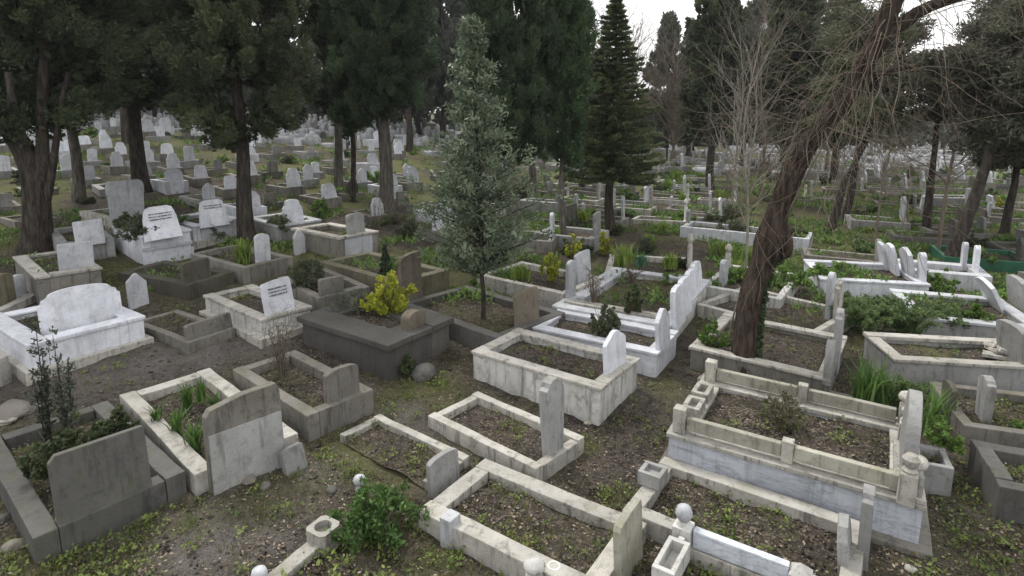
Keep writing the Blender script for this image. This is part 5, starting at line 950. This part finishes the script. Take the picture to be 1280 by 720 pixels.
# green clumps among the middle and far graves
def mid_clump(i,kind,w,h): return shrub(kind,0,0,0,h,w,None)
CP={k:None for k in ('blade_l','broad_b','broad_g','broad_d','fern')}
cnt={}
cl=[]
for k in range(4000):
    y=13.5+26*random.random()**1.3; bb=random.uniform(-.9,.95); x=bb*y
    dens=.25+.75*max(0,1-abs(bb-.3)/.45)
    if bb<-.15: dens=.2
    if random.random()>dens: continue
    if any(math.hypot(x-c[0],y-c[1])<1.25 for c in cl) : continue
    if any(math.hypot(x-f[0],y-f[1])<1.3 and False for f in FOOT): continue
    cl.append((x,y,bb))
    if len(cl)>=150: break
for x,y,bb in cl:
    kd=random.choice(('blade_l','broad_b','broad_b','fern','broad_g','broad_d') if bb>-.1 else ('broad_g','broad_d','broad_b','fern'))
    zz=float(ground_z(x,y))
    for f in FOOT:
        dx,dy=x-f[0],y-f[1]; c_,s_=math.cos(f[2]),math.sin(f[2]); lx,ly=dx*c_+dy*s_,-dx*s_+dy*c_
        if abs(lx)<f[3]/2 and abs(ly)<f[4]/2: zz=max(zz,f[6])
    if CP[kd] is None: CP[kd]=shrub(kd,0,0,0,.42,.75,None); o=CP[kd]
    else: o=copy_tree(CP[kd])
    s=random.uniform(.7,1.5); o.location=(x,y,zz-.02); o.rotation_euler=(0,0,random.random()*6.28); o.scale=(s,s*random.uniform(.7,1.3),s*random.uniform(.6,1.1))
    lm=landmark(x,y); n=cnt[(kd,lm)]=cnt.get((kd,lm),0)+1
    ow=['nearest','second','third','fourth','fifth','sixth','seventh','eighth','ninth','tenth','eleventh'][min(n-1,10)]
    tag(o,{'blade_l':'light green strap leaved clump','broad_b':'fresh green bushy clump','broad_g':'grey green low bush','broad_d':'dark green low bush','fern':'feathery green clump'}[kd]+' among the graves, '+ow+' of these beyond '+lm,'shrub' if not kd.startswith('blade') else 'plant','green clumps among the far graves')
# ------------------------------------------------------------------ ground sheet
def axis(lo,hi,step,far_lo,far_hi,g=1.06):
    a=list(np.arange(lo,hi,step)); s=step; p=a[-1]
    while p<far_hi: s*=g; p+=s; a.append(p)
    s=step; p=a[0]; pre=[]
    while p>far_lo: s*=g; p-=s; pre.append(p)
    return np.array(pre[::-1]+a)
gx=axis(-8,8,.07,-420,420,1.045); gy=axis(2.2,13,.07,-60,700,1.03)
X,Y=np.meshgrid(gx,gy,indexing='ij'); Z=ground_z(X,Y)
near=np.clip(1-(Y-13)/6,0,1)*np.clip(1-(np.abs(X)-9)/4,0,1)
Z=Z+near*.05*(fbm(X*9,Y*9,3)-.5)
ii=np.arange(X.size).reshape(X.shape); fq=np.stack([ii[:-1,:-1],ii[1:,:-1],ii[1:,1:],ii[:-1,1:]],-1).reshape(-1,4)
me=np_mesh('ground',np.stack([X,Y,Z],-1).reshape(-1,3),fq,smooth=True)
moss=np.zeros(X.size); xf,yf=X.ravel(),Y.ravel()
for wx,wy,wr,ws in WEED: moss=np.maximum(moss,ws*np.exp(-((xf-wx)**2+(yf-wy)**2)/(wr*1.1)**2))
moss*=np.clip(.3+1.4*(fbm(xf*1.7,yf*1.7,4)-.2),0,1)
moss=np.maximum(moss,np.clip((yf-11)/5,0,.85)*np.clip((fbm(xf*.5+40,yf*.5,4)-.40)*6,0,1))
pth=np.zeros(X.size)
for wx,wy,wr,ws in PATH: pth=np.maximum(pth,ws*np.exp(-((xf-wx)**2+(yf-wy)**2)/wr**2))
at2=me.attributes.new('path','FLOAT','POINT'); at2.data.foreach_set('value',pth.astype(np.float32))
at_=me.attributes.new('moss','FLOAT','POINT'); at_.data.foreach_set('value',moss.astype(np.float32))
tag(obj('ground',me,M['ground']),kind='structure')
# ------------------------------------------------------------------ litter, weeds, grass, grit
def image_points(n,vlo=190,vhi=900):
    u=rng.uniform(-260,1540,n); v=vlo+(vhi-vlo)*rng.random(n)
    d=(v-V0)/F_PX; c,s=math.cos(TH),math.sin(TH)
    rx=(u-640)/F_PX; ry=c-d*s; rz=-(s+d*c); t=np.full(n,8.0)
    ok=rz<-.02; rx,ry,rz=rx[ok],ry[ok],rz[ok]
    z=np.zeros(len(rx))
    for k in range(25):
        t=(z-H)/rz; t=np.clip(t,1,90); z=.6*z+.4*terr(rx*t,ry*t)
    return rx*t,ry*t
FA=np.array(FOOT)
def settle(x,y,on_kerb=False):
    """height of the surface under each point; kerb tops are dropped"""
    z=ground_z(x,y); keep=np.ones(len(x),bool); ing=np.zeros(len(x))
    for f in FA:
        dx,dy=x-f[0],y-f[1]; c,s=math.cos(f[2]),math.sin(f[2]); lx,ly=np.abs(dx*c+dy*s),np.abs(-dx*s+dy*c)
        inside=(lx<f[3]/2)&(ly<f[4]/2); inner=(lx<f[3]/2-f[5])&(ly<f[4]/2-f[5])
        keep&=~(inside&~inner); z=np.where(inner,f[6]+.01,z); ing=np.where(inner,f[7]%.013/.013,ing)
    return z,keep,ing
def weedmask(x,y):
    m=np.zeros(len(x))
    for wx,wy,wr,ws in WEED: m=np.maximum(m,ws*np.exp(-((x-wx)**2+(y-wy)**2)/(wr*1.0)**2))
    m=m*np.clip((fbm(x*2.6,y*2.6,3)-.3)*3.2,0,1)
    return np.maximum(m,.22*np.clip((fbm(x*.9+5,y*.9,4)-.53)*6,0,1)*(1+np.clip((y-11)/8,0,1)))
def leaf_quads(p,dr,L,Wd,tilt):
    n=len(p); s=np.cross(dr,np.stack([tilt[:,0],tilt[:,1],np.ones(n)],1)); s/=np.linalg.norm(s,axis=1)[:,None]+1e-6
    v=np.empty((n,4,3)); L=L[:,None];Wd=Wd[:,None]
    v[:,0]=p;v[:,1]=p+dr*L*.5+s*Wd*.5;v[:,2]=p+dr*L;v[:,3]=p+dr*L*.5-s*Wd*.5
    return v.reshape(-1,3),np.arange(n*4).reshape(n,4)
# dry leaves
x,y=image_points(46000); z,k,ing=settle(x,y); k&=(y<16)&(rng.random(len(x))<.35+.65*np.clip((fbm(x*1.3,y*1.3,3)-.35)*4,0,1)); x,y,z=x[k],y[k],z[k]; n=len(x)
th=rng.random(n)*6.28; dr=np.stack([np.cos(th),np.sin(th),rng.normal(size=n)*.18],1); sc_=rng.uniform(.018,.05,n)
v,f=leaf_quads(np.stack([x,y,z+.012+.02*rng.random(n)],1),dr,sc_,sc_*.55,rng.normal(size=(n,2))*.4)
tag(obj('fallen_leaves',np_mesh('fallen_leaves',v,f,rng.random(n)**1.6),M['litter']),'dry brown leaves and scraps littering the earth between graves','leaf litter',kind='stuff')
# weed rosettes
x,y=image_points(70000); z,k,ing=settle(x,y); wm=np.maximum(weedmask(x,y),.75*np.clip(ing-.35,0,1)*np.clip((fbm(x*2+50,y*2,3)-.38)*4,0,1)); k&=(y<24)&(rng.random(len(x))<wm*.42); x,y,z=x[k],y[k],z[k]; n0=len(x); per=13
cx=np.repeat(x,per);cy=np.repeat(y,per);cz=np.repeat(z,per); n=len(cx); th=rng.random(n)*6.28; sz=np.repeat(rng.uniform(.5,1.4,n0)*(1+.5*np.clip((y-10)/10,0,1)),per)
dr=np.stack([np.cos(th),np.sin(th),rng.uniform(.1,1.1,n)],1); dr/=np.linalg.norm(dr,axis=1)[:,None]
L=.036*sz*rng.uniform(.6,1.4,n)
p=np.stack([cx+rng.normal(size=n)*.035*sz,cy+rng.normal(size=n)*.035*sz,cz+.01+.05*sz*rng.random(n)],1)
v,f=leaf_quads(p,dr,L,L*.62,rng.normal(size=(n,2))*.4); tone=np.clip(np.repeat(rng.random(n0),per)*.6+.4*rng.random(n),0,1)
tag(obj('weeds',np_mesh('weeds',v,f,tone),M['weed']),'yellow green weeds sprouting in patches between and inside graves','weeds',kind='stuff')
# grass blades
x,y=image_points(280000); z,k,ing=settle(x,y); wm=np.maximum(weedmask(x,y),.75*np.clip(ing-.35,0,1)*np.clip((fbm(x*2+50,y*2,3)-.38)*4,0,1)); k&=(y<26)&(rng.random(len(x))<np.clip(wm*.85+.03,0,1)); x,y,z=x[k],y[k],z[k]; n=len(x)
dr=np.stack([rng.normal(size=n)*.5,rng.normal(size=n)*.5,np.ones(n)],1); dr/=np.linalg.norm(dr,axis=1)[:,None]; L=rng.uniform(.03,.095,n)*(1+.6*np.clip((y-9)/10,0,1))
v,f=leaf_quads(np.stack([x,y,z-.005],1),dr,L,L*.13+.002,rng.normal(size=(n,2))*3)
tag(obj('grass',np_mesh('grass',v,f,np.clip(fbm(x*2,y*2,3)*.9+rng.normal(size=n)*.2,0,1)),M['grass']),'thin short grass growing in scattered patches over the earth','grass',kind='stuff')
# low green cover of the middle distance
x,y=image_points(120000,170,420); z,k,ing=settle(x,y); bb=x/y
gm=np.clip((fbm(x*.95+3,y*.95+8,4)-.5)*8,0,1)*np.clip((y-11.5)/3,0,1)*np.where(bb>-.12,1,.3)
k&=(y<48)&(rng.random(len(x))<gm*.5); x,y,z=x[k],y[k],z[k]; n0=len(x); per=9
cx=np.repeat(x,per);cy=np.repeat(y,per);cz=np.repeat(z,per); n=len(cx); th=rng.random(n)*6.28
dr=np.stack([np.cos(th),np.sin(th),rng.uniform(.2,2.2,n)],1); dr/=np.linalg.norm(dr,axis=1)[:,None]
L=.10*rng.uniform(.5,1.5,n)*(1+np.clip((cy-14)/30,0,1)); p=np.stack([cx+rng.normal(size=n)*.08,cy+rng.normal(size=n)*.08,cz+.12*rng.random(n)],1)
v,f=leaf_quads(p,dr,L,L*.42,rng.normal(size=(n,2))*.4); tone=np.clip(np.repeat(fbm(x*1.5,y*1.5,3),per)*.8+.4*(rng.random(n)-.3),0,1)
tag(obj('ground_cover',np_mesh('ground_cover',v,f,tone),M['broad_b']),'fresh green ground cover spreading between the farther graves','ground cover',kind='stuff')
# grit and small stones
x,y=image_points(5200,330); z,k,ing=settle(x,y); k&=(y<13); x,y,z=x[k],y[k],z[k]; n=len(x)
bs=np.array([(1,0,0),(0,1,0),(-1,0,0),(0,-1,0),(0,0,.7),(0,0,-.5)],float); bf=np.array([(0,1,4),(1,2,4),(2,3,4),(3,0,4),(1,0,5),(2,1,5),(3,2,5),(0,3,5)])
sz=rng.uniform(.006,.02,n)*np.where(rng.random(n)<.05,2.4,1); v=bs[None]*sz[:,None,None]*rng.uniform(.6,1.4,(n,6,3))
th=rng.random(n)*6.28; c,s=np.cos(th)[:,None],np.sin(th)[:,None]; vx=v[:,:,0]*c-v[:,:,1]*s; vy=v[:,:,0]*s+v[:,:,1]*c
v=np.stack([vx+x[:,None],vy+y[:,None],v[:,:,2]+z[:,None]+.004],-1).reshape(-1,3); f=(bf[None]+np.arange(n)[:,None,None]*6).reshape(-1,3)
tag(obj('pebbles',np_mesh('pebbles',v,f),M['rock']),'small pebbles and crumbs of stone on the bare earth','pebbles',kind='stuff')
# clods of earth
x,y=image_points(15000,330); z,k,ing=settle(x,y); k&=(y<14)&(rng.random(len(x))<.25+.75*np.clip((fbm(x*1.1+4,y*1.1,3)-.4)*5,0,1)); x,y,z=x[k],y[k],z[k]; n=len(x)
sz=rng.uniform(.008,.026,n)*np.where(rng.random(n)<.08,1.9,1); v=bs[None]*sz[:,None,None]*rng.uniform(.6,1.4,(n,6,3)); v[:,:,2]*=.6
th=rng.random(n)*6.28; c,s=np.cos(th)[:,None],np.sin(th)[:,None]; vx=v[:,:,0]*c-v[:,:,1]*s; vy=v[:,:,0]*s+v[:,:,1]*c
v=np.stack([vx+x[:,None],vy+y[:,None],v[:,:,2]+z[:,None]+.004],-1).reshape(-1,3); f=(bf[None]+np.arange(n)[:,None,None]*6).reshape(-1,3)
tag(obj('clods',np_mesh('clods',v,f),M['ground']),'crumbly dark clods of earth lying on the soil','earth clods',kind='stuff')
# ------------------------------------------------------------------ sky, sun, view
w=bpy.data.worlds.new('World'); sc.world=w; w.use_nodes=True; nt=w.node_tree; nt.nodes.clear(); q=N(nt)
sky=q.n('ShaderNodeTexSky',sky_type='NISHITA'); sky.sun_disc=False; sky.sun_elevation=R(52); sky.sun_rotation=R(-35); sky.dust_density=3; sky.air_density=1.2
ov=q.mix(.92,sky.outputs[0],(8.8,8.78,8.8))      # overcast: the cloud layer evens the sky out
bg=q.n('ShaderNodeBackground'); q.l(ov,bg.inputs[0]); bg.inputs[1].default_value=.088
q.l(bg.outputs[0],q.n('ShaderNodeOutputWorld').inputs[0])
sd=bpy.data.lights.new('sun','SUN'); sd.energy=1.5; sd.angle=R(14); sd.color=(1,.96,.9); so=bpy.data.objects.new('sun',sd); COL.objects.link(so)
so.rotation_euler=(R(38),0,R(-35)+PI)
so.rotation_euler=Vector((math.sin(R(-35))*math.cos(R(52)),math.cos(R(-35))*math.cos(R(52)),math.sin(R(52)))).to_track_quat('Z','Y').to_euler()
vs=sc.view_settings; vs.view_transform='Standard'; vs.look='None'; vs.exposure=1.1; vs.gamma=1; vs.use_curve_mapping=False
sc.cycles.max_bounces=6; sc.cycles.diffuse_bounces=3; sc.cycles.transparent_max_bounces=4
sc.cycles.use_denoising=True
for o in bpy.data.objects: 
    if o.name.startswith('grave') and o.parent is None:
        for k_ in ('L','W','h','kt'):
            if k_ in o.keys(): del o[k_]

# thin moist air: far trees go a little paler
hm=bpy.data.materials.new('thin_haze'); hm.use_nodes=True; nt=hm.node_tree; nt.nodes.clear()
pv=nt.nodes.new('ShaderNodeVolumePrincipled'); pv.inputs['Color'].default_value=(.93,.95,1,1); pv.inputs['Density'].default_value=.0004; pv.inputs['Anisotropy'].default_value=.2
nt.links.new(pv.outputs[0],nt.nodes.new('ShaderNodeOutputMaterial').inputs['Volume'])
bm=bmesh.new(); bmesh.ops.create_cube(bm,size=1)
zlo=float(Z.min())-1
for v in bm.verts: v.co=Vector((v.co.x*900,v.co.y*900+300,zlo+(v.co.z+.5)*(32-zlo)))
for v in bm.verts: v.co.y=-75 if v.co.y<300 else 760
tag(bm_obj('haze',bm,hm),kind='stuff')
sc.cycles.volume_bounces=0
